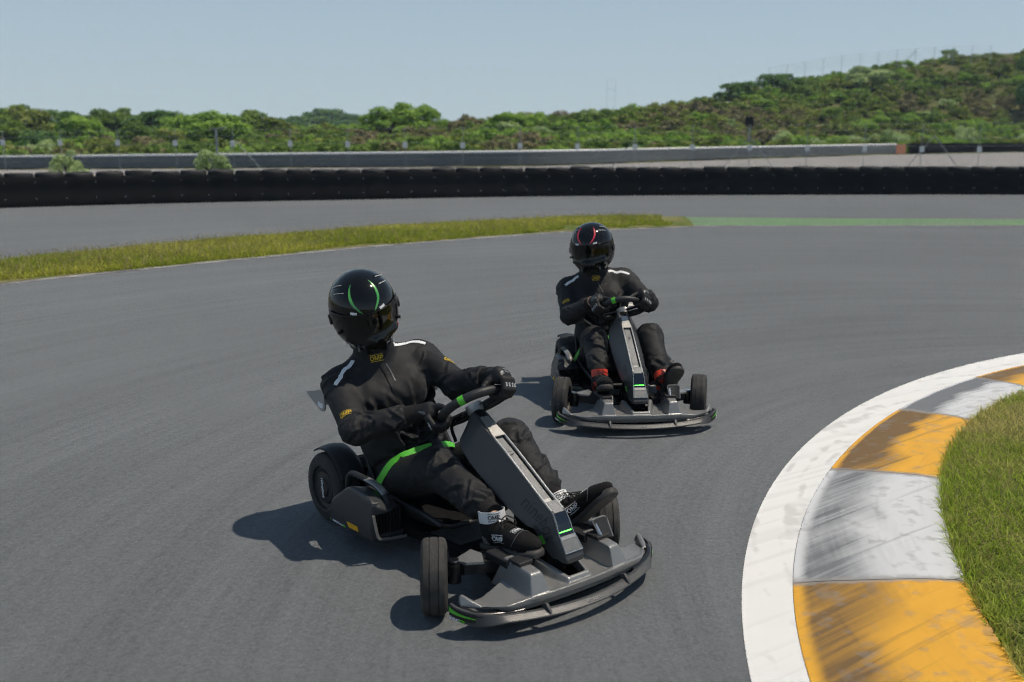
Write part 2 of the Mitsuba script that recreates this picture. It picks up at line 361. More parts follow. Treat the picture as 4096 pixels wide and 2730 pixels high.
A0, A1 = -2.15, .45
obj('edge_line', ring_mesh(A0, A1, 160, W_OUT, W_IN, .004), 'white_paint'); tag('edge_line', 'broad white painted line curving along the outside of the kerb', kind='structure')
def kerb_z(v): return .006 + .036 * np.clip(v / .75, 0, 1)**.8
bound = [(.94, 3.14, 1.56, 3.19), (1.37, 4.33, 2.0, 4.27), (2.08, 5.51, 2.53, 5.24), (3.09, 6.39, 3.09, 5.87)]
ba = [polar([(b[0], b[1])])[0][0] * .5 + polar([(b[2], b[3])])[0][0] * .5 for b in bound]
ba = [ba[0] - 3 * .33, ba[0] - 2 * .33, ba[0] - .33] + ba + [ba[-1] + .2, ba[-1] + .42, ba[-1] + .62]
def kerb_block(a0, a1):
    g = .0008
    def top(u, v):
        a = a0 + g + (a1 - a0 - 2 * g) * u; p = at(a, W_IN(a) * (1 - v) + K_IN(a) * v - .002)
        return np.column_stack([p, kerb_z(v) + .0015 * (meshkit.noise(np.column_stack([p * 9, 0 * v])) - .5)])
    t = grid(24, 14, top); uv = np.stack(np.meshgrid(np.linspace(0, 1, 24), np.linspace(0, 1, 14), indexing='ij'), -1).reshape(-1, 2)
    k = 24 * 14; lowv = t.vertices.copy(); lowv[:, 2] = -.05
    m = trimesh.Trimesh(np.vstack([t.vertices, lowv]), np.vstack([t.faces, t.faces[:, ::-1] + k]), process=False)
    i = np.arange(k).reshape(24, 14); per = np.concatenate([i[:, 0], i[-1, 1:], i[-2::-1, -1], i[0, -2:0:-1]]); nx = np.roll(per, -1)
    m = trimesh.Trimesh(m.vertices, np.vstack([m.faces, np.stack([per, per + k, nx + k], 1), np.stack([per, nx + k, nx], 1)]), process=False)
    return m, np.vstack([uv, uv])
kb = thing('kerb'); tag(kb, 'raised kerb painted in yellow and white blocks inside the bend', 'kerb')
for i in range(len(ba) - 1):
    m, uv = kerb_block(ba[i], ba[i + 1])
    obj('block', m, 'kerb_yellow' if i % 2 == 0 else 'kerb_white', kb, smooth=False, uv=uv)
def infield(u, v):
    a = A0 - .3 + (A1 + .5 - A0) * u; r = K_IN(a) * (1 - v) + .02 * v; p = at(a, r)
    z = np.where(v < .02, .02, .045 + .03 * np.clip(v * 6, 0, 1) + .02 * (meshkit.fbm(np.column_stack([p * 1.3, 0 * u]), 3) - .5) * np.clip(v * 5, 0, 1))
    return np.column_stack([p, z])
obj('infield', grid(120, 40, infield), 'soil', smooth=True); tag('infield', 'patch of earth and turf inside the kerb', kind='structure')

# the verge between the two lanes, its right part painted green
NX = [-9.5, -7.2, -5.63, -4.66, -3.42, -1.84, .95, 3.4]; NY = [4.0, 8.2, 10.71, 11.93, 13.34, 14.99, 17.2, 18.35]
FX = [-11.2, -8.7, -6.98, -5.88, -4.38, -2.37, .7, 3.7]; FY = [4.5, 10.2, 13.34, 15.12, 17.17, 19.3, 21.2, 21.9]
nearc, farc = spline(np.column_stack([NX, NY]), 160), spline(np.column_stack([FX, FY]), 160)
farc = nearc + (farc - nearc) * .70
def strip(a, b, n, m, zf):
    def fn(u, v):
        i = np.clip((u * (len(a) - 1)).round().astype(int), 0, len(a) - 1); p = a[i] * (1 - v[:, None]) + b[i] * v[:, None]
        return np.column_stack([p, zf(u, v, p)])
    return grid(n, m, fn)
obj('verge', strip(nearc, farc, 160, 10, lambda u, v, p: .006 + .025 * np.sin(np.pi * np.clip(v, 0, 1))**.6 + .02 * meshkit.noise(np.column_stack([p * 2, 0 * u])) * np.sin(np.pi * v)), 'soil', smooth=True)
tag('verge', 'low earth bank of the grass verge between two lanes', kind='structure')
gn, gf = spline([(3.4, 18.45), (5.87, 18.5), (9.45, 18.5), (16, 18.2), (26, 17.0)], 60), spline([(3.6, 20.6), (6.4, 20.25), (10.4, 20.1), (16.8, 19.7), (27.5, 18.4)], 60)
obj('green_strip', strip(gn, gf, 60, 4, lambda u, v, p: .005 + 0 * u), 'green_paint'); tag('green_strip', 'green painted run-off strip continuing the grass verge to the right', kind='structure')
off = np.array([.22, -.24])
en = np.vstack([nearc, gn]); eo = en + np.gradient(en, axis=0)[:, ::-1] / np.linalg.norm(np.gradient(en, axis=0), axis=1, keepdims=True) * [.16, -.16]
obj('verge_line', strip(en, eo, 220, 2, lambda u, v, p: .004 + 0 * u), 'edge_paint'); tag('verge_line', 'faint worn white line along the near edge of the verge', kind='structure')

# ---- grass: blades as one mass
def leafmat(name, a, b, f=3., tr=.5, ok=.5):
    def fn(p, n, uv): return mix(a, b, smoothstep(.25, .75, noise(p.x * f, p.y * f, p.z * f) * .6 + noise(p.x * f * 9, p.y * f * 9, p.z * f * 9) * .4))
    return M_(name, {'type': 'principledthin', 'base_color': proc(fn), 'roughness': .6, 'diff_trans': tr, 'spec_trans': 0.0, 'eta': 1.3})
leafmat('verge_grass', (.32, .38, .05), (.55, .54, .11), .8, .8)
leafmat('infield_grass', (.36, .46, .07), (.60, .55, .21), 1.6, .8)
leafmat('dry_grass', (.30, .27, .10), (.42, .38, .17), 2., .6)
def blades(P, hgt, wid, lean=.5, seed=1):
    r = np.random.default_rng(seed); n = len(P); a = r.uniform(0, 2 * np.pi, n)
    h = hgt * r.uniform(.45, 1.15, n); w = wid * r.uniform(.6, 1.3, n)
    d = np.column_stack([np.cos(a), np.sin(a), 0 * a]); b = r.uniform(0, 2 * np.pi, n); l = np.column_stack([np.cos(b), np.sin(b), 0 * b]) * (r.uniform(.1, 1, n) * lean)[:, None]
    up = np.array([0, 0, 1.])
    v = np.stack([P - d * w[:, None] / 2, P + d * w[:, None] / 2, P + d * w[:, None] * .35 + (up * .6 + l * .45) * h[:, None], P - d * w[:, None] * .35 + (up * .6 + l * .45) * h[:, None], P + (up + l) * h[:, None]], 1).reshape(-1, 3)
    k = np.arange(n)[:, None] * 5
    return trimesh.Trimesh(v, np.vstack([k + [0, 1, 2], k + [0, 2, 3], k + [3, 2, 4]]), process=False)
def verge_pts(n, seed, pw=.6):
    r = np.random.default_rng(seed); u = r.uniform(0, 1, n); v = r.uniform(-.02, 1.02, n)
    i = np.clip((u * 159).astype(int), 0, 158); fr = (u * 159 - i)[:, None]
    a = nearc[i] * (1 - fr) + nearc[i + 1] * fr; b = farc[i] * (1 - fr) + farc[i + 1] * fr; p = a * (1 - v[:, None]) + b * v[:, None]
    p3 = np.column_stack([p, .005 + .025 * np.sin(np.pi * np.clip(v, 0, 1))**.6])
    d = meshkit.fbm(np.column_stack([p * .9, 0 * u]), 3, seed=4)
    edge = np.minimum(np.minimum(v, 1 - v) * 3, .4)
    return p3[d + edge - .6 * np.clip((u - .74) / .26, 0, 1)**1.5 > .47]
obj('verge_grass_blades', blades(verge_pts(90000, 3), .075, .014, 1.1, 5), 'verge_grass'); tag('verge_grass_blades', 'yellow-green tufted grass growing along the curved verge', 'grass', kind='stuff')
obj('dry_grass_blades', blades(verge_pts(9000, 8), .15, .010, .9, 6), 'dry_grass'); tag('dry_grass_blades', 'straw-coloured dry stalks among the verge grass', 'grass', kind='stuff')
def inf_pts(n, seed):
    r = np.random.default_rng(seed); a = r.uniform(-2.2, .4, n); v = r.uniform(0, 1, n)**1.3; rr = K_IN(a) * (1 - v) ; rr = np.maximum(rr, .3)
    p = at(a, rr); keep = meshkit.fbm(np.column_stack([p * 2.2, 0 * a]), 3, seed=9) + .22 > .44
    return np.column_stack([p, .03 + .03 * np.clip(v * 6, 0, 1)])[keep]
obj('infield_grass_blades', blades(inf_pts(120000, 11), .048, .006, 1.5, 12), 'infield_grass'); tag('infield_grass_blades', 'short patchy green grass beside the kerb in the right corner', 'grass', kind='stuff')
obj('infield_dry_blades', blades(inf_pts(24000, 14), .06, .005, 1.2, 13), 'dry_grass'); tag('infield_dry_blades', 'dry pale blades in the turf inside the kerb', 'grass', kind='stuff')
# ---------------------------------------------------------------- tyre wall
bumped('tyre_rubber', {'type': 'principled', 'base_color': proc(lambda p, n, uv: mix((.014, .014, .015), (.036, .034, .032), smoothstep(.45, .8, fbm(p.x * 5, p.y * 5, p.z * 5, 3)))), 'roughness': .62, 'specular': .4},
       lambda p, n, uv: noise(p.x * 60, p.y * 60, p.z * 60), .001)
plain('belt_rubber', lambda p, n, uv: mi.Color3f(.0065, .0068, .0075) * (.7 + .8 * fbm(p.x * 2, p.y * 2, p.z * 9, 3)), .7, spec=.18)
plain('galvanised', lambda p, n, uv: mix((.13, .155, .17), (.20, .22, .23), fbm(p.x * .25, p.y * .25, p.z * 6, 3)), .55, metal=.3)
plain('zinc_bright', (.80, .81, .81), .6)
plain('bolt_steel', (.20, .21, .22), .5, metal=.5)
bl = spline(np.column_stack([BX, BY]), 800); bs = np.r_[0, np.cumsum(np.linalg.norm(np.diff(bl, axis=0), axis=1))]
def wall_at(s):
    p = np.array([np.interp(s, bs, bl[:, 0]), np.interp(s, bs, bl[:, 1])]); q = np.array([np.interp(s + .1, bs, bl[:, 0]), np.interp(s + .1, bs, bl[:, 1])])
    t = (q - p) / np.linalg.norm(q - p); return p, t, np.array([-t[1], t[0]])
prof = [(.215, -.07), (.24, -.095), (.28, -.105), (.315, -.095), (.333, -.06), (.335, 0), (.333, .06), (.315, .095), (.28, .105), (.24, .095), (.215, .07), (.215, -.07)]
tyre = lathe(prof, 22); tyre.apply_transform(trimesh.transformations.rotation_matrix(np.pi / 2, [1, 0, 0]))
tyre_d = mikit.ply(tyre, 'tyre_rubber', smooth=50)
tw = thing('tyre_wall'); tag(tw, 'long black tyre wall faced with dark belting across the far side of the track', 'tyre barrier')
s_lo, s_hi = np.interp(-12.3, bl[:, 0], bs), np.interp(19.5, bl[:, 0], bs)
r_ = np.random.default_rng(21); s = s_lo; stacks = []
while s < s_hi:
    p, t, nn = wall_at(s); stacks.append((s, p, t, nn))
    for k in (3, 2):
        j = r_.normal(0, .012, 3); c = p + nn * (.36 + j[0]) + t * j[1]
        M = T().translate([c[0], c[1], .105 + .205 * k + (j[2] if k == 3 else 0)]).rotate([1, .3, 0], float(r_.normal(0, 2.2))).rotate([0, 0, 1], float(r_.uniform(0, 360)))
        obj('tyre', tyre_d, None, tw, to_world=M)
    s += .675
# belting: a wavy rubber sheet bolted to the front of the stacks
def belt_fn(u, v):
    ss = s_lo - .34 + (s_hi - s_lo + .6) * u; P = np.array([np.r_[wall_at(x)[0], wall_at(x)[2]] for x in ss]); b = .010 * np.cos((ss - s_lo) / .675 * 2 * np.pi)
    z = .01 + (.70 + .02 * meshkit.noise(np.column_stack([ss * .9, 0 * ss, 0 * ss]))) * v
    q = P[:, :2] - P[:, 2:] * (b + .0 + .012 * np.sin(v * 9))[:, None]; return np.column_stack([q, z])
obj('belt', thicken(grid(420, 9, belt_fn), .012), 'belt_rubber', tw, smooth=True)
bolt = trimesh.creation.cylinder(.014, .03, sections=10); bolt_d = mikit.ply(bolt, 'bolt_steel')
for (ss, p, t, nn) in stacks:
    for z in (.2, .58):
        c = p - nn * .03 + t * .31
        obj('bolt', bolt_d, None, tw, to_world=T(frame([c[0], c[1], z], [t[0], t[1], 0], z=[-nn[0], -nn[1], 0])))
# the nearer end of the barrier, turned towards the camera at the left edge
p0, t0, n0 = wall_at(s_lo - .45)
e = grid(6, 5, lambda u, v: np.column_stack([p0[0] - .05 - .22 * u, p0[1] - .35 - 1.1 * u, .01 + .9 * v])); obj('end_belt', thicken(e, .02), 'belt_rubber', tw)
for k in range(4):
    obj('tyre', tyre_d, None, tw, to_world=T().translate([p0[0] - .42, p0[1] - .3, .105 + .205 * k]))
pk = thing('marker_post'); tag(pk, 'thin yellow-green post at the left end of the tyre wall', 'post')
plain('lime_paint', (.45, .55, .12), .5)
obj('pole', fix(cat_([trimesh.creation.cylinder(.02, .95, sections=10)])), 'lime_paint', pk, to_world=T().translate([p0[0] - .28, p0[1] - 1.5, .475]))
obj('foot', rbox((0, 0, .02), (.12, .12, .04), .008, 1), 'belt_rubber', pk, to_world=T().translate([p0[0] - .28, p0[1] - 1.5, 0]))

# ---------------------------------------------------------------- steel barrier: three stacked W rails on posts
W3 = []
for k in range(3):
    z0 = .1 + k * .26
    W3 += [(-.0, z0), (-.075, z0 + .045), (-.075, z0 + .085), (-.005, z0 + .125), (-.075, z0 + .165), (-.075, z0 + .205), (0, z0 + .245)]
W3 += [(.0, .9), (.06, .905)]
rp = np.column_stack([np.interp(np.linspace(-50, 34.5, 120), RX, RY)]).ravel(); rx = np.linspace(-50, 34.5, 120)
rail_l = spline(np.column_stack([[-50, -36, -16.3, .6, 13.5, 34.5], [74, 69, 64, 60.8, 72, 90]]), 140); 
rt = np.gradient(rail_l, axis=0); rt /= np.linalg.norm(rt, axis=1, keepdims=True); rn = np.column_stack([-rt[:, 1], rt[:, 0]])
rz = gz(rail_l[:, 0], rail_l[:, 1])
sb = thing('steel_barrier'); tag(sb, 'grey galvanised corrugated crash barrier running behind the tyre wall', 'crash barrier')
ring = np.stack([np.column_stack([rail_l + rn * a, rz + b]) for a, b in W3], 1)
obj('top_rail', tube(np.column_stack([rail_l - rn * .03, rz + .905]), .07, 8), 'zinc_bright', sb, smooth=True)
obj('rail', thicken(loft(ring, closed=False, cap=False), .012), 'galvanised', sb, smooth=25)
post_d = mikit.ply(box(0, 0, .42, .1, .12, .95), 'galvanised')
for i in range(0, 140, 3): obj('post', post_d, None, sb, to_world=T().translate([rail_l[i, 0] + rn[i, 0] * .12, rail_l[i, 1] + rn[i, 1] * .12, float(rz[i])]))
plain('terracotta', (.36, .15, .09), .8)
q = rail_l[-1]; obj('end_panel', box(.85, -.02, .48, 1.7, .12, .86), 'terracotta', sb, to_world=T(frame([q[0], q[1], float(rz[-1])], [rt[-1, 0], rt[-1, 1], 0], z=[0, 0, 1])))
labels[sb + '__end_panel'] = {'label': 'terracotta red end panel of the barrier'}
# far tyre wall at the right edge
fw = thing('far_tyre_wall'); tag(fw, 'distant black tyre wall right of the terracotta barrier end', 'tyre barrier')
fl = spline([(37.2, 93.5), (44, 94.5), (52, 93.), (60, 90)], 40); fz = gz(fl[:, 0], fl[:, 1])
def far_fn(u, v):
    i = (u * 39).round().astype(int); return np.column_stack([fl[i], fz[i] + .05 + (.92 - .18 * u) * v])
obj('belt', thicken(grid(40, 4, far_fn), .05), 'belt_rubber', fw)
for i in range(0, 40):
    obj('tyre', tyre_d, None, fw, to_world=T().translate([fl[i, 0], fl[i, 1] + .42, float(fz[i]) + .84 - .0045 * i]))

# ---------------------------------------------------------------- wire fence in front of the steel barrier
plain('fence_steel', lambda p, n, uv: mi.Color3f(.30, .33, .33) * (.8 + .4 * noise(p.x * 3, p.y * 3, p.z * 3)), .55, metal=.4)
plain('white_plate', (.62, .64, .64), .6)
cf = thing('wire_fence'); tag(cf, 'wire fence on thin posts with white marker plates behind the tyre wall', 'fence')
FY0 = 43.6; px_ = np.arange(-11, 12) * 2.5 + .35
fpost = mikit.ply(trimesh.creation.cylinder(.013, 2.15, sections=8), 'fence_steel'); fplate = mikit.ply(rbox((0, 0, 0), (.2, .02, .24), .004, 1), 'white_plate')
for i, x in enumerate(px_):
    z = float(gz(x, FY0)); obj('post', fpost, None, cf, to_world=T().translate([float(x), FY0, z + 1.07]))
    zp = float(np.interp(x, [-25, -10, 5, 20, 30], [1.57, 1.5, 1.36, 1.25, 1.24])); obj('plate', fplate, None, cf, to_world=T().translate([float(x), FY0 - .06, zp]))
def gzw(x, h): return np.column_stack([x, np.full(len(x), FY0), gz(x, FY0) + h])
xx = np.linspace(px_[0], px_[-1], 30)
for h in (.45, .8, 1.15, 1.5, 1.85, 2.1): obj('wire', tube(gzw(xx, h), .0035, 4), 'fence_steel', cf)
for x, sg in ((-12.0, 1), (-12.0, -1), (5.4, -1), (10.35, 1), (10.35, -1), (18.4, -1), (18.4, 1)):
    z = float(gz(x, FY0)); obj('brace', tube([(x, FY0 + .05, z + 1.6), (x + sg * 1.3, FY0 + .05, z + .05)], .016, 8), 'fence_steel', cf)
lp = thing('lamp_post'); tag(lp, 'grey post with a small crosswise head standing behind the tyre wall', 'lamp post')
lx, ly = -11.8, 39.; M = T().translate([lx + .3, ly, float(gz(lx, ly))])
obj('pole', trimesh.creation.cylinder(.045, 2.05, sections=14), 'fence_steel', lp, to_world=M.translate([0, 0, 1.02]))
obj('lamp_head', cat_([rbox((0, 0, 2.08), (.5, .12, .04), .015, 1), rbox((.30, 0, 2.11), (.2, .16, .05), .02, 1)]), 'galvanised', lp, to_world=M)
sg = thing('post_sign'); tag(sg, 'dark square board on a post at the foot of the hill', 'sign')
X_, Y_ = 19.6, 92.; z = float(gz(X_, Y_)); M = T().translate([X_ + 2.1, Y_, z])
obj('pole', trimesh.creation.cylinder(.07, 2.4, sections=10), 'fence_steel', sg, to_world=M.translate([0, 0, 1.2])); obj('board', rbox((0, -.1, 2.7), (.75, .08, .9), .02), 'belt_rubber', sg, to_world=M)
cb = thing('control_box'); tag(cb, 'small white cabinet behind the right end of the steel barrier', 'cabinet')
X_, Y_ = 29.6, 91.5; z = float(gz(X_, Y_)); M = T().translate([X_, Y_, z]); plain('cabinet_white', (.6, .62, .62), .5)
obj('cabinet_body', rbox((0, 0, .5), (1.5, .5, 1.05), .03), 'cabinet_white', cb, to_world=M); obj('cabinet_roof', rbox((0, 0, 1.06), (1.7, .65, .06), .02), 'galvanised', cb, to_world=M)

# ---------------------------------------------------------------- hilltop fence and mast
plain('mast_steel', (.52, .57, .61), .7)
hf = thing('hilltop_fence'); tag(hf, 'thin wire fence along the top of the right hill against the sky', 'fence')
hx = np.linspace(40, 72, 13); hy = 158 - (hx - 40) * .15; hz = gz(hx, hy) + 1.5
hp = mikit.ply(trimesh.creation.cylinder(.035, 2.6, sections=6), 'mast_steel')
for x, y, z in zip(hx, hy, hz): obj('post', hp, None, hf, to_world=T().translate([float(x), float(y), float(z) + 1.1]))
for h in (.9, 1.35, 1.8, 2.3): obj('wire', tube(np.column_stack([hx, hy, hz + h]), .022, 4), 'mast_steel', hf)
obj('brace', tube([(hx[8], hy[8], hz[8] + 2.0), (hx[7] + .6, hy[7], hz[7])], .06, 6), 'mast_steel', hf)
rf = thing('ridge_fence'); tag(rf, 'faint wire fence crossing the low ridge in the middle of the picture', 'fence')
hx = np.linspace(-8, 30, 13); hy = 146 + 0 * hx; hz = np.interp(hx, [-8, 10, 16, 30], [4.6, 5.6, 6.0, 8.1])
hp2 = mikit.ply(trimesh.creation.cylinder(.05, 5.4, sections=6), 'mast_steel')
for x, y, z in zip(hx, hy, hz): obj('post', hp2, None, rf, to_world=T().translate([float(x), float(y), float(z) - 2.6]))
for h in (-.6, -.25, .05): obj('wire', tube(np.column_stack([hx, hy, hz + h]), .018, 4), 'mast_steel', rf)
ms = thing('signal_mast'); tag(ms, 'slender lattice mast rising over the ridge behind the second rider', 'mast')
mx, my = 18.1, 185.; mz = 4.
for dx in (-.75, .75): obj('mast_leg', tube([(mx + dx, my, mz), (mx + dx, my, 12.9)], .022, 6), 'mast_steel', ms)
for z in (8., 9.6, 11.2, 12.8): obj('mast_rung', tube([(mx - .75, my, z), (mx + .75, my, z)], .022, 6), 'mast_steel', ms)

# ---------------------------------------------------------------- trees and scrub
leafmat('leaf_bright', (0.185, 0.324, 0.0546), (0.331, 0.492, 0.0972), .5, .7)
leafmat('leaf_mid', (0.132, 0.223, 0.0486), (0.238, 0.339, 0.079), .35, .6)
leafmat('leaf_olive', (0.159, 0.215, 0.0486), (0.278, 0.324, 0.0851), .3, .5)
leafmat('leaf_brown', (0.203, 0.196, 0.0945), (0.27, 0.236, 0.135), .4, .4)
leafmat('leaf_pale', (0.297, 0.405, 0.176), (0.513, 0.621, 0.297), .8, .7)
leafmat('leaf_dark', (0.086, 0.177, 0.0546), (0.172, 0.277, 0.0851), .2, .5)
plain('bark', lambda p, n, uv: mix((.05, .038, .028), (.12, .10, .08), fbm(p.x * 4, p.y * 4, p.z * 1.2, 3)), .9, spec=.1)
def crown(nclump, nleaf, leaf, squash=.8, seed=0, base=.12):
    """leaf clumps in a crown of about unit radius standing on z = 0"""
    r = np.random.default_rng(seed); V = []
    for c in range(nclump):
        a, el = r.uniform(0, 2 * np.pi), r.uniform(-.25, 1)**1.0; rad = r.uniform(.45, .8)
        cc = np.array([np.cos(a) * np.sqrt(max(0, 1 - max(el, 0)**2)) * rad, np.sin(a) * np.sqrt(max(0, 1 - max(el, 0)**2)) * rad, max(el, -.1) * rad * squash * 1.25 + .5 * squash])
        cr = r.uniform(.2, .38); k = nleaf // nclump
        d = r.normal(size=(k, 3)); d /= np.linalg.norm(d, axis=1, keepdims=True); d[:, 2] = np.where(d[:, 2] < -.35, -d[:, 2], d[:, 2])
        V.append(np.column_stack([cc + d * cr * r.uniform(.55, 1.05, (k, 1)) * [1, 1, .72], d]))
    Q = np.vstack(V); Q = Q[Q[:, 2] > base * .3]; n = len(Q)
    nrm = Q[:, 3:] * .8 + r.normal(size=(n, 3)) * .6 + [0, 0, .35]; nrm /= np.linalg.norm(nrm, axis=1, keepdims=True)
    u = np.cross(nrm, r.normal(size=(n, 3))); u /= np.linalg.norm(u, axis=1, keepdims=True); w = np.cross(nrm, u)
    s = (leaf * r.uniform(.6, 1.4, n))[:, None]; p = Q[:, :3]
    v = np.stack([p - u * s, p + w * s * .55, p + u * s, p - w * s * .55], 1).reshape(-1, 3); k = np.arange(n)[:, None] * 4
    return trimesh.Trimesh(v, np.vstack([k + [0, 1, 2], k + [0, 2, 3]]), process=False)
LM = ['leaf_mid', 'leaf_bright', 'leaf_olive', 'leaf_dark', 'leaf_pale', 'leaf_brown']
crowns = {(m, i): mikit.ply(crown(26, 4200, .062, .85, 40 + i + 7 * j), m) for j, m in enumerate(LM[:5]) for i in range(2)}
shrubs = {(m, i): mikit.ply(crown(9, 520, .11, .62, 90 + i + 7 * j), m) for j, m in enumerate(LM) for i in range(2)}
trunk_m = {}
for i in range(3):
    r = np.random.default_rng(60 + i); parts = [tube([(0, 0, -.1), (r.normal(0, .02), r.normal(0, .02), .3), (r.normal(0, .04), r.normal(0, .04), .75)], np.linspace(.07, .035, 6), 8, 6)]
    for k in range(5):
        a = r.uniform(0, 6.28); parts.append(tube([(0, 0, .25 + .07 * k), (.2 * np.cos(a), .2 * np.sin(a), .5 + .05 * k), (.5 * np.cos(a), .5 * np.sin(a), .75)], np.linspace(.03, .01, 5), 6, 5))
    trunk_m[i] = mikit.ply(cat_(parts), 'bark', smooth=True)
def tree(name, u, vtop, dist, width, mat, label, cat='tree', group=None, seed=0, lift=None):
    """u, vtop: where its top stands in a 2353 px wide frame, which sets its height over the land at that distance"""
    X = (u - 1176.5) / 2256. * dist; Y = dist * .9985; z0 = float(gz(X, Y)) - .1
    H = CAM_H + (330 - vtop) * dist / 2256. - z0; H = max(H, 1.0); R = width * dist / 2256. / 2 / .95
    k = thing(name); tag(k, label, cat, group)
    M = T().translate([X, Y, z0]).scale([R, R, H / 1.5]).rotate([0, 0, 1], float(seed * 67 % 360))
    obj('trunk', trunk_m[seed % 3], None, k, to_world=M); obj('crown', crowns[(mat, seed % 2)], None, k, to_world=M)
    return k
tree('tree', 905, 232, 104, 165, 'leaf_bright', 'large bright green tree standing alone at the middle of the skyline', seed=1)
tree('tree', 985, 240, 107, 100, 'leaf_bright', 'bright green tree close against the right of the large middle one', seed=2)
tree('tree', 1165, 258, 100, 110, 'leaf_bright', 'rounded bright green tree right of the large middle one', seed=4)
tree('tree', 515, 248, 98, 190, 'leaf_bright', 'broad bright green tree in front of the left tree line', seed=3)
tree('tree', 1680, 188, 142, 110, 'leaf_dark', 'dark grey-green tree at the left end of the hill crest', seed=5)
tree('tree', 1775, 166, 146, 120, 'leaf_dark', 'second dark grey-green tree on the hill crest', seed=6)
tree('tree', 1965, 152, 146, 115, 'leaf_pale', 'pale green tree on the hill crest left of the fence', seed=7)
tree('tree', 2374, 62, 132, 150, 'leaf_dark', 'dark tree on the hilltop cut by the right edge', seed=8)
LT = [(15, 222, 118, 190, 'leaf_mid'), (95, 240, 112, 150, 'leaf_olive'), (165, 238, 118, 130, 'leaf_dark'), (255, 250, 120, 140, 'leaf_mid'), (380, 240, 118, 150, 'leaf_dark'), (310, 248, 122, 110, 'leaf_mid'),
      (440, 262, 112, 120, 'leaf_bright'), (590, 252, 120, 130, 'leaf_mid'), (640, 268, 112, 110, 'leaf_olive'), (40, 262, 96, 120, 'leaf_mid'), (200, 262, 99, 130, 'leaf_bright'), (335, 275, 98, 100, 'leaf_mid'), (120, 285, 92, 110, 'leaf_dark'), (410, 292, 94, 100, 'leaf_olive'), (-60, 215, 116, 170, 'leaf_dark')]
ORD = ['leftmost'] + [x + ' from the left' for x in 'second third fourth fifth sixth seventh eighth ninth tenth eleventh twelfth thirteenth fourteenth'.split()] + ['rightmost']
order = sorted(range(len(LT)), key=lambda i: LT[i][0])
for i, (u, v, d, w, m) in enumerate(LT): tree('tree', u, v, d, w, m, {'leaf_mid': 'mid', 'leaf_olive': 'olive', 'leaf_dark': 'dark', 'leaf_bright': 'fresh'}[m] + ' green tree, ' + ORD[order.index(i)] + ' in the left tree line', group='trees of the left tree line', seed=i)
for i, (u, v, d, w) in enumerate([(700, 258, 330, 90), (760, 244, 345, 110), (815, 252, 335, 80), (280, 258, 340, 60), (660, 266, 320, 60), (735, 262, 310, 110), (800, 268, 312, 100)]):
    tree('tree', u, v, d, w, 'leaf_dark', 'distant dark tree on the far rise, ' + ['third from the left', 'third from the right', 'rightmost', 'leftmost', 'second from the left', 'middle one', 'second from the right'][i], group='distant trees on the far rise', seed=i)
def bush(name, u, vtop, dist, width, mat, label, seed, n=2600, vbase=None):
    X = (u - 1176.5) / 2256. * dist; z0 = float(gz(X, dist)) - .05; H = CAM_H + (327 - vtop) * dist / 2256. - z0; R = width * dist / 2256 / 2
    k = thing(name); tag(k, label, 'bush'); M = T().translate([X, dist, z0]).scale([R, R, H / 1.4])
    obj('foliage', crown(16, n, .055, .8, seed), mat, k, to_world=M); obj('stem', trunk_m[seed % 3], None, k, to_world=M)
bush('bush', 166, 330, 34., 105, 'leaf_pale', 'pale green bush behind the tyre wall at the far left', 3)
bush('bush', 495, 336, 35., 115, 'leaf_pale', 'pale green bush behind the tyre wall left of the lamp post', 4)
for i, (u, v, d, w) in enumerate([(2010, 282, 99, 75), (2050, 290, 97, 60), (2200, 275, 101, 70), (1795, 300, 96, 50)]): bush('bush', u, v, d, w, 'leaf_pale' if i < 3 else 'leaf_bright', ['pale leafy bush above the terracotta barrier end', 'smaller pale bush just above the terracotta barrier end', 'pale bush above the distant tyre wall', 'small fresh green bush above the middle of the right barrier'][i], 20 + i, 1400)
# scrub: a mass of low bushes over the slopes
r = np.random.default_rng(33); n = 0
scrub_groups = {}
for (m, i), d in shrubs.items():
    scene[f'shrub_{m}_{i}'] = {'type': 'shapegroup', 'bush': d}
tag('hillside_scrub', 'dense mass of low green and brown scrub covering the slopes', 'scrub', kind='stuff')
def put_scrub(x, y, sc, hgt, m):
    global n
    n += 1; z = float(gz(x, y)) - .12
    scene[f'hillside_scrub__{n:03d}'] = {'type': 'instance', 'g': {'type': 'ref', 'id': f'shrub_{m}_{int(r.integers(2))}'}, 'to_world': T().translate([float(x), float(y), z]).rotate([0, 0, 1], float(r.uniform(0, 360))).scale([sc, sc, hgt])}
for _ in range(10500):
    y = r.uniform(64, 165); x = r.uniform(-.56, .56) * y * 1.02
    if y < np.interp(x, RX, RY) + 3.5 or (x > 34 and y < 96): continue
    t = np.clip((y - np.interp(x, RX, RY)) / 60, 0, 1)
    if r.uniform() > .42 - .12 * t: continue
    k = meshkit.fbm(np.array([[x * .09, y * .09, 0]]), 3, seed=3)[0] + r.normal(0, .1)
    right = x > 14
    m = 'leaf_brown' if k < .31 else 'leaf_olive' if k < (.56 if right else .44) else 'leaf_mid' if k < .66 else 'leaf_bright'
    if r.uniform() < .03: m = 'leaf_pale'
    s_ = r.uniform(.9, 1.9); put_scrub(x, y, s_, s_ * r.uniform(.7, 1.15), m)
for _ in range(700):
    y = r.uniform(255, 420); x = r.uniform(-.5, .1) * y
    put_scrub(x, y, r.uniform(3, 6), r.uniform(3, 5), 'leaf_dark')
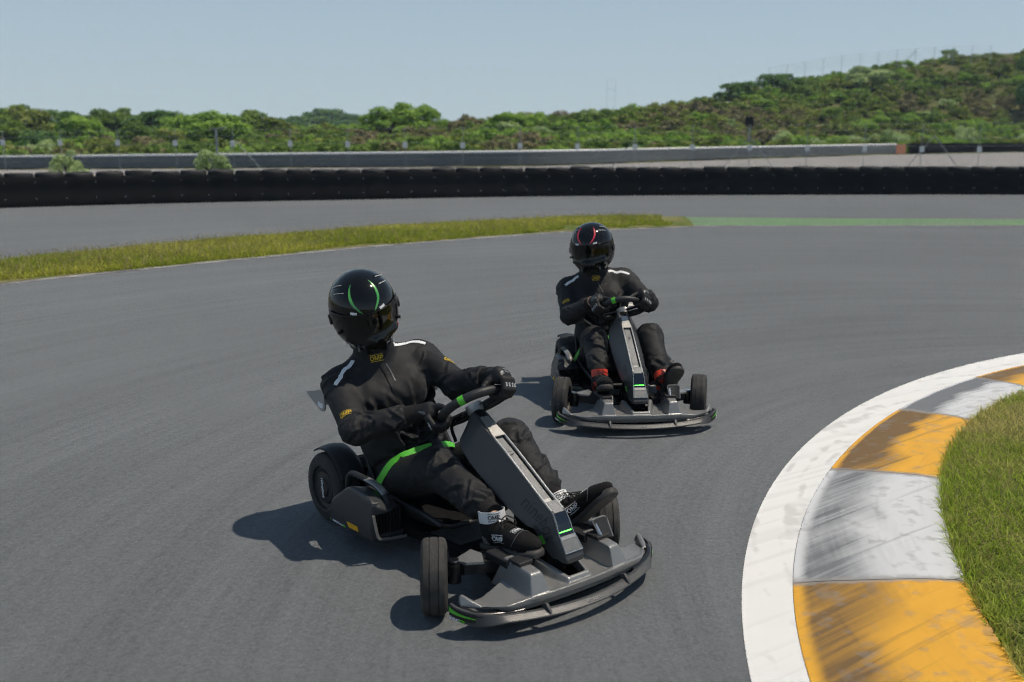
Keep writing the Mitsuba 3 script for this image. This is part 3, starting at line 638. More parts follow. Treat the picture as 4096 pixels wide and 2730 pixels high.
# ---------------------------------------------------------------- the karts (x forwards, y left, z up, origin on the ground under the front axle)
bumped('titanium', {'type': 'principled', 'base_color': rgb((.245, .249, .248)), 'roughness': .34, 'metallic': .5, 'specular': .5}, lambda p, n, uv: noise(p.x * 900, p.y * 900, p.z * 900), .00012, 3e-4)
bumped('dark_shell', {'type': 'principled', 'base_color': rgb((.037, .040, .044)), 'roughness': .40, 'metallic': .15, 'specular': .5}, lambda p, n, uv: noise(p.x * 900, p.y * 900, p.z * 900), .00012, 3e-4)
bumped('bumper_grey', {'type': 'principled', 'base_color': rgb((.058, .060, .062)), 'roughness': .45, 'metallic': .15, 'specular': .5}, lambda p, n, uv: noise(p.x * 900, p.y * 900, p.z * 900), .00012, 3e-4)
plain('silver', (.44, .43, .41), .33, metal=.75)
plain('silver_matt', (.36, .355, .34), .55, metal=.4)
plain('silver_edge', (.62, .61, .58), .25, metal=.85)
plain('plate_grey', (.16, .165, .17), .45, metal=.3)
plain('black_plastic', lambda p, n, uv: mi.Color3f(.016, .0165, .018) * (.8 + .4 * noise(p.x * 40, p.y * 40, p.z * 40)), .5, spec=.4)
plain('matt_black', (.008, .0083, .009), .9, spec=.08)
plain('smooth_black', (.012, .012, .013), .22, spec=.5)
plain('seat_black', (.018, .0195, .022), .5, spec=.45)
plain('kart_green', (.09, .46, .035), .45)
plain('kart_yellow', (.62, .33, .01), .4)
plain('print_dark', (.009, .0095, .010), .4)
plain('print_grey', (.27, .27, .265), .5)
plain('print_white', (.68, .70, .74), .5)
plain('glass_dark', (.008, .013, .024), .12, spec=.6)
plain('chrome', (.6, .62, .65), .18, metal=1.)
bumped('kart_tyre', {'type': 'principled', 'base_color': proc(lambda p, n, uv: mix((.036, .035, .034), (.056, .054, .052), smoothstep(.35, .8, fbm(p.x * 22, p.y * 22, p.z * 22, 3)))), 'roughness': .72, 'specular': .3}, lambda p, n, uv: noise(p.x * 400, p.y * 400, p.z * 400), .0004, 4e-4)
plain('webbing', lambda p, n, uv: mix((.10, .52, .05), (.07, .40, .03), noise(p.x * 260, p.y * 30, p.z * 260)), .5, sheen=.3)
scene['led_green'] = {'type': 'diffuse', 'reflectance': rgb((.1, .6, .1))}
HEX = lambda s: s
def both(fn):
    """a solid and its mirror across the kart's middle"""
    return lambda p: np.minimum(fn(p), fn(p * [1, -1, 1]))
def mir(m):
    m = m.copy(); m.vertices[:, 1] *= -1; m.faces = m.faces[:, ::-1]; return m

# front fairing
def FA(y): return np.interp(np.abs(y), [0, .06, .14, .20, .25, .30, .32, .345, .37, .388, .40, .41], [.309, .3085, .305, .299, .291, .281, .272, .250, .226, .209, .194, .180])
_ys = np.linspace(-.405, .405, 41)
_front = np.column_stack([FA(_ys), _ys])
_plan = np.vstack([_front, [(.158, .405), (.160, .36), (.158, .28), (.145, .22), (.11, .20), (.11, -.20), (.145, -.22), (.158, -.28), (.160, -.36), (.158, -.405)]])
_ridge = hull_planes([(.304, .137, .100), (.300, .218, .100), (.10, .130, .09), (.10, .232, .09), (.270, .150, .168), (.268, .197, .168), (.262, .151, .1725), (.262, .195, .1725), (.13, .150, .185), (.13, .197, .185)])
_ublk = hull_planes([(.292, .052, .10), (.292, -.052, .10), (.280, .047, .121), (.280, -.047, .121), (.15, .085, .155), (.15, -.085, .155), (.15, .10, .10), (.15, -.10, .10)])
_ucut = hull_planes([(.272, .036, .06), (.272, -.036, .06), (.266, .038, .2), (.266, -.038, .2), (.13, .070, .2), (.13, -.070, .2), (.13, .070, .06), (.13, -.070, .06)])
_wing = hull_planes([(.176, .397, .1255), (.164, .402, .1265), (.162, .390, .125), (.158, .380, .098), (.158, .406, .096), (.205, .388, .112), (.232, .366, .104), (.228, .356, .100), (.19, .380, .096), (.236, .368, .096), (.182, .410, .094)])
def fairing_sdf(p):
    x, y, z = p.T; ay = np.abs(y)
    d2 = poly_sdf(p[:, :2], _plan)
    # the floor is dished between the front lip, the ridges and the ends
    top = .111 - .011 * np.clip((ay - .2) / .12, 0, 1)
    dish = np.clip((FA(y) - x - .012) / .012, 0, 1); top = top - .006 * dish + .10 * np.clip(.245 - x, 0, .13) * (ay < .3) * np.clip((.3 - ay) / .06, 0, 1)
    bot = .068 + .018 * np.clip((ay - .28) / .04, 0, 1)
    wedge = .55 * np.clip(bot + .022 - z, 0, .03)          # the front face runs back under the lip
    d = smax(smax(d2 + wedge, z - top, .0028), bot - z, .003)
    q = np.column_stack([x, ay, z])
    r = hull_sdf(q, _ridge, .0035); d = smin(d, r, .0045)
    d = smin(d, smax(hull_sdf(p, _ublk, .003), bot - z, .003), .004)
    d = smin(d, hull_sdf(q, _wing, .002), .004)
    # hollow from behind and below, so that it is a shell
    inner = smax(smax(poly_sdf(np.column_stack([x + .012, y]), _plan) + .012, z - top + .010, .003), -1 - z, .003)
    d = smax(d, -smax(inner, np.maximum(x - .285, ay - .345), .003), .002)
    d = smax(d, -hull_sdf(p, _ucut, .005), .003)
    return d
fairing_m = nets(fairing_sdf, (.07, -.43, .04), (.35, .43, .2), .0028)
# lower bumper blade
_bt = [(.150, .4245, .100), (.172, .4262, .0995), (.198, .418, .096), (.226, .395, .089), (.254, .357, .081), (.284, .294, .0755), (.318, .1736, .071), (.333, .08, .0695), (.337, 0, .069)]
_bp = spline(_bt + [(x, -y, z) for x, y, z in _bt[-2::-1]], 121)
_bt_ = np.gradient(_bp, axis=0); _bt_ /= np.linalg.norm(_bt_, axis=1, keepdims=True)
_bo = np.cross(_bt_, [0, 0, 1]); _bo *= np.sign((_bo * (_bp - [.1, 0, 0])).sum(1))[:, None]; _bo /= np.linalg.norm(_bo, axis=1, keepdims=True)
_e = np.clip((np.abs(_bp[:, 1]) - .30) / .09, 0, 1)[:, None]; _e = _e * _e * (3 - 2 * _e)
def bsec(a, b): return _bp + _bo * a + np.array([0, 0, 1.]) * b
_in = [(-.004 + .0 * _e, 0 * _e), (.004 + 0 * _e, -.0005 + 0 * _e), (.006 + 0 * _e, -.004 + 0 * _e), (.024 - .017 * _e, -.012 - .026 * _e), (.025 - .018 * _e, -.017 - .025 * _e), (.021 - .017 * _e, -.021 - .023 * _e), (.004 - .006 * _e, -.022 - .021 * _e), (-.004 + 0 * _e, -.019 - .021 * _e)]
bumper_m = fix(loft(np.stack([bsec(a, b) for a, b in _in], 1)))
rib_m = trimesh.convex.convex_hull([(.300, .180, .080), (.300, .168, .080), (.319, .179, .0885), (.319, .169, .0885), (.336, .178, .071), (.336, .170, .071), (.343, .178, .062), (.343, .170, .062), (.305, .180, .058), (.305, .168, .058)])
btube_m = tube([(.170, .40, .088), (.198, .402, .083), (.225, .388, .078), (.25, .35, .073), (.272, .29, .07), (.285, .24, .068)], .0125, 12, 24)
# steering column: stations along its front line
ST = np.array([  # x, z, front half width, depth, back half width
    (-.268, .558, .030, .055, .040), (-.244, .549, .030, .095, .074), (-.205, .5275, .0300, .108, .0835), (-.149, .4935, .031, .112, .0865), (-.074, .452, .031, .110, .0865), (.01, .4015, .031, .104, .083), (.0892, .353, .031, .096, .0775),
    (.140, .3245, .031, .086, .0725), (.176, .3035, .0305, .076, .0685), (.194, .277, .033, .070, .0655), (.2066, .247, .0355, .063, .0625), (.228, .221, .0385, .056, .059), (.2495, .194, .0405, .046, .0545), (.262, .174, .040, .032, .048), (.262, .160, .035, .020, .042)])
_sl = np.r_[0, np.cumsum(np.hypot(np.diff(ST[:, 0]), np.diff(ST[:, 1])))]
_tx, _tz = np.gradient(ST[:, 0], _sl), np.gradient(ST[:, 1], _sl)
def front(s, w, h):
    """a point of the column's front: s along it, w to the left, h out of it"""
    x, z = np.interp(s, _sl, ST[:, 0]), np.interp(s, _sl, ST[:, 1]); a, b = np.interp(s, _sl, _tx), np.interp(s, _sl, _tz); k = np.hypot(a, b)
    return np.column_stack([x - b / k * h, w + 0 * x, z + a / k * h])
S_TOP, S_LOGO, S_SLOT, S_NOTCH, S_SHLD, S_LED, S_PLB = (float(_sl[i]) for i in (0, 1, 3, 6, 8, 10, 12))
S_KEY = S_SLOT + .0925
def wpl(s): return np.interp(s, [S_LOGO, S_LOGO + .05, S_SLOT, S_SHLD, S_LED, S_PLB, S_PLB + .012], [.0165, .020, .0275, .0285, .0325, .0385, .0385])
_rows = []
for s in np.unique(np.r_[np.linspace(0, _sl[-1], 60), _sl, S_SLOT + .0039, S_SLOT + .0041, S_SHLD - .0511, S_SHLD - .0509]):
    wf, D, wb = (np.interp(s, _sl, ST[:, k]) for k in (2, 3, 4))
    g = .0115 * (S_SLOT + .004 < s < S_SHLD - .051); wi = wpl(s) - .0068
    half = [(0, g), (wi - .0004, g), (wi, 0), (wf - .002, .0003), (wf, .0018), (wf + (wb - wf) * .35, D * .32), (wf + (wb - wf) * .72, D * .68), (wb - .0015, D * .94), (wb, D * .99), (wb - .003, D * 1.03), (wb * .6, D * 1.06), (0, D * 1.07)]
    q = half + [(-a, b) for a, b in half[-2:0:-1]]
    _rows.append(front(np.full(len(q), s), np.array([a for a, b in q]), np.array([-b for a, b in q])))
column_m = fix(loft(np.stack(_rows)))
def fstrip(s0, s1, w0, w1, h, thick=.002, n=24, m=3):
    """a plate on the column's front between s0 and s1, from w0 to w1 (numbers or functions of s)"""
    f0, f1 = (w if callable(w) else (lambda s, w=w: w + 0 * s) for w in (w0, w1))
    ss = np.linspace(s0, s1, n); e = min(.0009, thick * .4)
    r = [np.stack([front(ss, f0(ss), 0 * ss + h - thick), front(ss, f0(ss), 0 * ss + h - e), front(ss, f0(ss) + e, 0 * ss + h), front(ss, f1(ss) - e, 0 * ss + h), front(ss, f1(ss), 0 * ss + h - e), front(ss, f1(ss), 0 * ss + h - thick)], 1)]
    return fix(loft(r[0]))
cap_p = fstrip(S_LOGO + .014, S_SLOT + .004, lambda s: -wpl(s), wpl, .0062, .006, 16)
rail_p = fstrip(S_SLOT + .003, S_SHLD - .012, lambda s: wpl(s) - .0062, wpl, .0062, .009, 30)
floor_p = fstrip(S_SLOT + .006, S_SHLD - .052, lambda s: -wpl(s) + .0095, lambda s: wpl(s) - .0095, -.0062, .004, 30)
tray_p = fstrip(S_SLOT + .0045, S_SHLD - .0515, lambda s: -wpl(s) + .0070, lambda s: wpl(s) - .0070, -.0100, .001, 30)
slope_p = fstrip(S_SLOT + .008, S_SLOT + .055, -.0150, .0150, -.0054, .002, 8)
foot_p = fstrip(S_SHLD - .050, S_SHLD - .0005, lambda s: -wpl(s) + .0066, lambda s: wpl(s) - .0066, .0056, .006, 8)
screen_p = fstrip(S_SHLD + .0005, S_LED + .012, lambda s: -wpl(s) + .0032, lambda s: wpl(s) - .0032, .0040, .003, 12)
frame_p = fstrip(S_SHLD - .016, S_PLB + .004, lambda s: wpl(s) - .0026, wpl, .0066, .008, 30)
frame_b = fstrip(S_PLB + .0015, S_PLB + .0045, lambda s: -wpl(s), wpl, .0066, .008, 4)
step_p = fstrip(S_LED + .0145, S_LED + .028, lambda s: -wpl(s) + .003, lambda s: wpl(s) - .003, .0062, .005, 6)
nose_p = fstrip(S_LED + .029, S_PLB + .001, lambda s: -wpl(s) + .003, lambda s: wpl(s) - .003, .0046, .004, 10)
led_p = fstrip(S_LED - .0018, S_LED + .0014, -.0258, .0258, .0052, .002, 3)
def on_front(m, s, w=0., h=.0, spin=0.):
    """a flat mesh laid on the column's front, its +y up the column"""
    m = m.copy(); c, d = math.cos(spin), math.sin(spin); v = m.vertices; x, y = v[:, 0] * c - v[:, 1] * d, v[:, 0] * d + v[:, 1] * c
    # x of the mesh runs to the viewer's right (the kart's left)
    return trimesh.Trimesh(front(s - y, w + x, h + v[:, 2]), m.faces, process=False)
def side_pt(s, k, h):
    """a point of the column's right side: k from the front edge (0) to the back edge (1)"""
    wf, D, wb = (np.interp(s, _sl, ST[:, j]) for j in (2, 3, 4)); f = np.interp(k, [.02, .32, .68, .94], [0, .35, .72, .98])
    return front(s, -(wf + (wb - wf) * f) - h * .9, -D * k + h * .4)
def on_side(m, s0, k0, ks, sub=.004):
    """lettering on the right side: its x runs down the column, its y towards the front edge"""
    v, f = trimesh.remesh.subdivide_to_size(m.vertices, m.faces, sub, max_iter=10); s = s0 + v[:, 0]
    D = np.interp(s, _sl, ST[:, 3]); k = k0 - v[:, 1] / np.hypot(D, .04)
    return trimesh.Trimesh(side_pt(s, k, .0004 + v[:, 2]), f, process=False)
# seat: a bucket lofted along a spine
def seat_fn(u, v):
    k = [0, .12, .3, .45, .55, .66, .8, 1.]
    cx = np.interp(u, k, [-.30, -.36, -.50, -.62, -.72, -.80, -.86, -.915]); cz = np.interp(u, k, [.125, .105, .088, .09, .115, .20, .33, .47])
    hw = np.interp(u, k, [.16, .178, .19, .195, .20, .20, .195, .15]); wz = np.interp(u, k, [.03, .075, .10, .11, .105, .06, .03, .0]); wx = np.interp(u, k, [.02, .0, .0, .01, .05, .10, .085, .03])
    a = (v - .5) * 2; e = np.abs(a)**3.2
    return np.column_stack([cx + wx * e, np.sign(a) * hw * np.abs(a)**.8, cz + wz * e])
seat_m = thicken(grid(48, 30, seat_fn), .016)
seat_pad_m = thicken(grid(30, 18, lambda u, v: seat_fn(.1 + .82 * u, .16 + .68 * v) + np.column_stack([0 * u + .01, 0 * u, 0 * u + .012])), .014)
# side pods
_pod = hull_planes([(-.445, -.352, .236), (-.425, -.300, .205), (-.44, -.262, .190), (-.455, -.360, .125), (-.46, -.352, .088), (-.455, -.215, .075), (-.46, -.33, .068), (-.80, -.350, .062), (-.80, -.20, .062), (-.81, -.352, .125), (-.63, -.345, .250), (-.47, -.342, .250), (-.60, -.24, .235), (-.49, -.22, .205), (-.80, -.20, .15), (-.45, -.20, .12)])
_vent = hull_planes([(-.40, -.342, .188), (-.40, -.262, .194), (-.40, -.322, .098), (-.40, -.20, .092), (-.40, -.20, .186), (-.505, -.335, .185), (-.505, -.262, .188), (-.505, -.315, .105), (-.505, -.20, .10), (-.505, -.20, .18)])
def pod_sdf(p):
    d = hull_sdf(p, _pod, .010)
    # the upper rear is cut away round the wheel, the lower edge undercut
    q = p - [-.93, -.3, .14]; d = smax(d, -(np.hypot(q[:, 0], q[:, 2] * 1.0) - .170), .008)
    d = smax(d, -smax(p[:, 2] - .255 + .55 * (p[:, 0] + .74 + .12), (p[:, 0] + .70), .02) if False else d, .001)
    n = smax(.186 - p[:, 2] - .5 * (p[:, 0] + .69), p[:, 0] + .655, .02)
    d = smax(d, -hull_sdf(p, _vent, .006), .004)
    # crease running forwards along the flank
    return d
pod_m = nets(pod_sdf, (-.86, -.39, .03), (-.38, -.17, .28), .0034)
vent_slats = [box(-.47, -.335 + .0135 * k, .145, .03, .003, .088 + .0 * k) for k in range(1, 9)]
lip_m = fix(loft(np.stack([np.array([(-.462, y - .0, z - .006), (-.436, y, z - .006), (-.432, y, z), (-.436, y, z + .006), (-.46, y, z + .008)]) for y, z in zip(np.r_[np.linspace(-.348, -.335, 6), np.linspace(-.325, -.205, 10)], np.r_[np.linspace(.19, .10, 6), np.linspace(.089, .075, 10)])])))
lip_m2 = tube([(-.437, -.350, .19), (-.437, -.340, .135), (-.438, -.332, .105), (-.438, -.322, .093), (-.438, -.30, .089), (-.438, -.27, .084), (-.44, -.21, .078)], .0055, 8, 30)
handle_m = loft([frame(p, t, z=[0, 0, 1])[:3, :3].dot(np.stack([np.zeros(12), np.cos(np.arange(12) * np.pi / 6) * w, np.sin(np.arange(12) * np.pi / 6) * h])).T + p for p, t, w, h in zip(
    *(lambda P: (P, np.gradient(P, axis=0), np.r_[.011, np.linspace(.013, .0165, 29)], np.linspace(.012, .0105, 30)))(spline([(-.735, -.285, .20), (-.722, -.285, .245), (-.70, -.284, .267), (-.64, -.280, .269), (-.585, -.277, .266), (-.53, -.272, .257), (-.485, -.268, .236), (-.470, -.267, .205)], 30)))])
handle_cap_m = loft([frame(p + np.array([0, 0, .003]), t, z=[0, 0, 1])[:3, :3].dot(np.stack([np.zeros(12), np.cos(np.arange(12) * np.pi / 6) * .0158, np.maximum(np.sin(np.arange(12) * np.pi / 6) * .0105, .001)])).T + p + np.array([0, 0, .0018]) for p, t in
    (lambda P: zip(P, np.gradient(P, axis=0)))(spline([(-.60, -.277, .266), (-.56, -.275, .2635), (-.53, -.272, .257), (-.505, -.270, .2475), (-.487, -.268, .236)], 18))])
# wheels: turned about y
def wheel_prof(R, w, rin, sh):
    return [(rin, -w), (rin + .012, -w - .004), (R - sh * 1.5, -w - .003), (R - sh * .6, -w + .001), (R - sh * .18, -w + sh * .45), (R - .001, -w + sh * .95), (R, -w + sh * 1.3)]
def tyre_mesh(R, w, rin, sh, grooves):
    p = wheel_prof(R, w, rin, sh)
    for g in grooves: p += [(R, g - .0022), (R - .004, g - .0016), (R - .004, g + .0016), (R, g + .0022)]
    q = wheel_prof(R, w, rin, sh); p += [(r, -h) for r, h in q[::-1]] + [(rin, -w)]
    return lathe(p, 72)
ftyre_m = tyre_mesh(.1255, .040, .075, .016, (-.0145, .0145))
frim_m = cat_([lathe([(.075, -.036), (.072, -.03), (.066, -.012), (.068, .012), (.074, .034), (.076, .038), (.072, .036), (.060, .012), (.03, .016), (.028, .022), (.0, .023)], 40), lathe([(.0, -.020), (.03, -.02), (.032, -.012), (.066, -.012)], 40)] +
    [xf(trimesh.convex.convex_hull([(.02, .018, -.010), (.02, .018, .010), (.072, .028, -.007), (.072, .028, .007), (.02, .008, -.010), (.02, .008, .010), (.072, .012, -.007), (.072, .012, .007)]), trimesh.transformations.rotation_matrix(a, [0, 1, 0])) for a in np.arange(5) * 2 * np.pi / 5])
rtyre_m = tyre_mesh(.1405, .052, .088, .024, (-.03, 0, .03))
rhub_m = lathe([(.088, -.050), (.086, -.043), (.070, -.038), (.066, -.044), (.040, -.046), (.036, -.052), (.0, -.053)], 48)
rhub_in = lathe([(.088, .050), (.086, .04), (.07, .03), (.0, .03)], 40)
fender_m = thicken(grid(30, 10, lambda u, v: np.column_stack([-.947 + (.156 - .006 * np.abs(v - .5)) * np.cos(np.radians(122 - 100 * u)), -.275 + .11 * v + .0 * u, .142 + (.156 + .010 * np.sin(np.pi * v) - .01 * (v > .9)) * np.sin(np.radians(122 - 100 * u))])), .006)
# rear wing
_af = np.array([(0, 0), (.012, .010), (.04, .014), (.08, .012), (.125, .0), (.08, -.002), (.04, -.005), (.012, -.006)])
rear_wing_m = fix(loft(np.stack([np.column_stack([-.93 - _af[:, 0], np.full(8, y), .488 + _af[:, 1] + .02 * _af[:, 0] / .12]) for y in np.linspace(-.268, .268, 9)])))
endplate_m = thicken(grid(2, 2, lambda u, v: np.where(True, 0, 0)[..., None] + np.column_stack([-.93 - .115 * u + .012 * v, -.272 + 0 * u, .468 + .045 * v + .004 * u])), .006)
endplate_m = extrude([(-.920, .478), (-.930, .462), (-.950, .458), (-1.050, .500), (-1.075, .516), (-1.05, .522), (-.93, .553)], .006, np.array([[1, 0, 0, 0], [0, 0, -1, -.268], [0, 1, 0, 0], [0, 0, 0, 1.]]))
# lettering meshes shared by both karts
NB = text('ninebot', .040, .0006, False, True); GK = text('Gokart', .016, .0005, False, True); PRO = text('PRO', .0085, .0005, True, True)
def badge(w, h, r=.003): return extrude(Polygon([(-w / 2 + r, -h / 2 + r), (w / 2 - r, -h / 2 + r), (w / 2 - r, h / 2 - r), (-w / 2 + r, h / 2 - r)]).buffer(r), .0005)

def build_kart(label):
    k = thing('racing_kart'); tag(k, label, 'kart')
    P = lambda name, m, mat, par=None, smooth=30, **kw: obj(name, m, mat, (k if par is None else par), smooth=smooth, **kw)
    P('front_fairing', fairing_m, 'titanium', smooth=True)
    bp = P('front_bumper', bumper_m, 'bumper_grey', smooth=35)
    for sy in (0, 1):
        P('bumper_rib', mir(rib_m) if sy else rib_m, 'bumper_grey', bp, False)
        P('bumper_tube', mir(btube_m) if sy else btube_m, 'smooth_black')
    # end decals of the bumper: black panel with a green flash, the kart's name on it
    i0 = 120 - np.arange(1, 25); i1 = np.arange(1, 25)
    for ii, side in ((i0, -1), (i1, 1)):
        q, o, z = _bp[ii], _bo[ii], np.array([0, 0, 1.]); e = _e[ii]
        n_ = len(q); top, bot = q + o * .0062 + z * -.004, q + o * (.025 - .018 * e) + z * (-.0165 - .0245 * e)
        d_ = bot - top
        def pan(f0, f1, lift): return thicken(trimesh.Trimesh(np.vstack([top + d_ * f0[:, None] + o * lift, top + d_ * f1[:, None] + o * lift]), np.vstack([[(a, a + 1, a + n_ + 1), (a, a + n_ + 1, a + n_)] for a in range(n_ - 1)]), process=False), .0012)
        tt = np.linspace(0, 1, n_)
        P('bumper_end', pan(0 * tt, 1 - .25 * tt, .0012), 'print_dark', bp, False)
        P('green_flash', pan(.08 + .30 * tt, np.maximum(.52 - .10 * tt, .09 + .30 * tt), .0024), 'kart_green', bp, False)
        if side < 0: ax, c = -(q[9] - q[2]), q[7]
        else: ax, c = (q[9] - q[2]), q[6]
        ax = ax / np.linalg.norm(ax) * (1 if side < 0 else 1)
        ax = top[18] - top[6] if side < 0 else top[6] - top[18]
        c = top[12] + d_[12] * .80 + o[12] * .0040
        F = frame(c, ax, -d_[12])
        P('bumper_lettering', xf(text('Gokart', .0088, .0005, True), F @ trimesh.transformations.translation_matrix([-.012 if side < 0 else 0., 0, 0])), 'print_white', bp, False)
        b_ = F @ trimesh.transformations.translation_matrix([.014 if side < 0 else .026, -.001, 0])
        P('badge', xf(badge(.020, .0085, .002), b_), 'kart_green', bp, False); P('badge_lettering', xf(text('PRO', .005, .0004, True), b_ @ trimesh.transformations.translation_matrix([0, 0, .0006])), 'print_dark', bp, False)
    Fb = frame(_bp[60] + _bo[60] * .0150 + [0, 0, -.0066], [0, 1, 0], _bo[60] * -.018 + np.array([0, 0, .008]))
    P('bumper_name', xf(text('ninebot', .0125, .0008, False), Fb), 'print_grey', bp, False)
    # column
    c = P('steering_column', column_m, 'dark_shell', smooth=28)
    pl = P('plate', cap_p, 'silver', c, False)
    P('plate_rail', rail_p, 'silver_edge', c, False); P('plate_rail', mir(rail_p), 'silver_edge', c, False)
    P('slot_floor', floor_p, 'plate_grey', c, False); P('slot_tray', tray_p, 'matt_black', c, False); P('slot_ramp', slope_p, 'plate_grey', c, False); P('plate_foot', foot_p, 'plate_grey', c, False)
    lk = on_front(trimesh.creation.cylinder(.0072, .0026, sections=24), S_KEY, 0, -.0056); P('lock', lk, 'plate_grey', c, 30); P('lock_slit', on_front(box(0, 0, 0, .012, .0028, .0016), S_KEY, 0, -.0036, .2), 'matt_black', c, False)
    P('latch_line', on_front(box(0, 0, 0, .017, .0022, .001), S_KEY - .016, 0, -.0058), 'matt_black', c, False)
    P('latch_tab', on_front(extrude([(-.0125, .008), (.0125, .008), (.0125, -.004), (.007, -.011), (-.007, -.011), (-.0125, -.004)], .0012), S_SHLD - .062, 0, -.0064), 'silver', c, False)
    P('button', on_front(trimesh.creation.cylinder(.0026, .002, sections=14), S_SHLD - .040, 0, .0052), 'chrome', c, 30)
    P('dark_screen', screen_p, 'glass_dark', c, False); P('screen_frame', frame_p, 'silver_edge', c, False); P('screen_frame', mir(frame_p), 'silver_edge', c, False); P('screen_frame', frame_b, 'silver_edge', c, False)
    P('step', step_p, 'silver', c, False); P('nose_plate', nose_p, 'plate_grey', c, 20)
    lt = P('light_strip', led_p, 'led_green', c, False); scene[lt]['emitter'] = {'type': 'area', 'radiance': rgb((.25, 3.0, .18))}
    labels[lt] = {'label': 'thin glowing green light strip'}
    tri_o = Polygon([(-.0075, .0062), (.0075, .0062), (0, -.0066)]); P('triangle_mark', on_front(extrude(tri_o.difference(tri_o.buffer(-.0014)), .0006), S_LOGO - .002, 0, .0008), 'kart_green', c, False)
    s_c = S_SHLD - .018
    P('side_lettering', on_side(NB, s_c, .40, 1), 'print_dark', c, False)
    P('side_lettering', mir(on_side(xf(NB, trimesh.transformations.rotation_matrix(np.pi, [0, 0, 1])), s_c, .40, 1)), 'print_dark', c, False)
    P('model_lettering', on_side(GK, s_c + .036, .82, 1), 'print_grey' if False else 'black_plastic', c, False)
    P('side_badge', on_side(badge(.026, .014), s_c + .083, .86, 1), 'kart_green', c, False); P('side_badge_lettering', on_side(xf(text('PRO', .008, .0004, True), trimesh.transformations.translation_matrix([0, 0, .0006])), s_c + .083, .86, 1), 'print_dark', c, False)
    # hub, wheel, stalks: filled in by steer()
    # chassis
    ch = [tube([(.14, .12 * s, .10), (.0, .125 * s, .085), (-.30, .15 * s, .08), (-.62, .20 * s, .085), (-.90, .16 * s, .12)], .019, 10, 24) for s in (-1, 1)]
    ch += [box(.03, 0, .085, .20, .24, .03), tube([(.02, -.29, .13), (.02, -.12, .13), (.02, .12, .13), (.02, .29, .13)], .022, 8), box(-.62, 0, .075, .36, .36, .02), box(-.20, 0, .07, .06, .33, .028), tube([(-.947, -.24, .142), (-.947, .24, .142)], .02, 8), box(-.93, 0, .16, .16, .28, .12)]
    P('undertray', extrude([(-.12, -.12), (.10, -.20), (.15, -.30), (.255, -.295), (.285, -.20), (.292, 0), (.285, .20), (.255, .295), (.15, .30), (.10, .20), (-.12, .12)], .005, trimesh.transformations.translation_matrix([0, 0, .060])), 'matt_black', smooth=False)
    P('chassis', cat_(ch), 'matt_black', smooth=30)
    P('column_bracket', cat_([trimesh.convex.convex_hull([(.17, y, z) for y in (-.045, .045) for z in (.09, .17)] + [(.0, y, z) for y in (-.05, .05) for z in (.085, .30)]), tube([(.03, .03, .28), (-.02, .05, .2), (.0, .07, .12)], .006, 6, 12), tube([(.06, -.03, .27), (.03, -.06, .18), (.05, -.08, .12)], .005, 6, 12)]), 'matt_black', smooth=30)
    for s in (-1, 1):
        A = lambda m: m if s > 0 else mir(m)
        arm = cat_([trimesh.convex.convex_hull([(.10, .10, .145), (.10, .10, .10), (-.04, .10, .14), (-.04, .10, .10), (.045, .295, .16), (.0, .295, .16), (.045, .295, .12), (.0, .295, .12)])])
        P('axle_arm', A(arm), 'black_plastic', smooth=False)
        P('arm_cover', A(trimesh.convex.convex_hull([(.01, .315, .158), (.06, .300, .160), (.10, .255, .166), (.05, .225, .172), (.0, .235, .172), (.01, .315, .166), (.06, .298, .169), (.098, .256, .174), (.05, .228, .180), (.002, .238, .180)])), 'titanium', smooth=False)
        P('knuckle', A(cat_([xf(trimesh.creation.cylinder(.024, .062, sections=22), trimesh.transformations.translation_matrix([.018, .318, .125])), xf(trimesh.creation.cylinder(.019, .014, sections=22), trimesh.transformations.translation_matrix([.018, .318, .16])), tube([(.018, .318, .125), (.0, .36, .126)], .014, 10)])), 'smooth_black', smooth=35)
        P('knuckle_cap', A(xf(trimesh.creation.cylinder(.0165, .004, sections=20), trimesh.transformations.translation_matrix([.018, .318, .169]))), 'chrome', smooth=30)
        P('pedal_base', A(cat_([rbox((.185, .172, .184), (.06, .058, .014), .004, 1), rbox((.10, .172, .165), (.12, .07, .03), .006, 1)])), 'black_plastic', smooth=25)
        if s > 0: P('pedal_rod', A(tube([(.205, .172, .185), (.165, .174, .225)], .006, 10)), 'chrome', smooth=40)
        dz, cy, fl = (.0, .196, 1.) if s > 0 else (-.024, .168, .55)
        ped = thicken(grid(8, 6, lambda u, v: np.column_stack([.206 - .038 * u - .005 * np.sin(np.pi * v), cy + (v - .5) * (.056 + .010 * u), .172 + dz + .058 * fl * u])), .008)
        pd = P('pedal', A(ped), 'black_plastic', smooth=30)
        P('pedal_rim', A(tube([(x, cy + y, .172 + (z - .172) * fl + dz) for x, y, z in [(.208, -.028, .172), (.188, -.030, .203), (.169, -.032, .228), (.165, -.022, .234), (.164, 0, .2345), (.165, .022, .234), (.169, .032, .228), (.188, .030, .203), (.208, .028, .172)]], .0036, 8, 40)), 'plate_grey', pd, 40)
        P('side_pod', A(pod_m) if s < 0 and False else (pod_m if s < 0 else mir(pod_m)), 'dark_shell', smooth=True)
        sp = list(scene)[-1]; B = lambda m: m if s < 0 else mir(m)
        P('vent_lip', B(lip_m2), 'silver', sp, 40)
        P('vent_back', B(trimesh.convex.convex_hull([(-.486, -.338, .19), (-.486, -.20, .19), (-.486, -.325, .095), (-.486, -.20, .09), (-.496, -.338, .19), (-.496, -.20, .19), (-.496, -.325, .095), (-.496, -.20, .09)])), 'matt_black', sp, False)
        for m in vent_slats: P('vent_slat', B(m), 'black_plastic', sp, False)
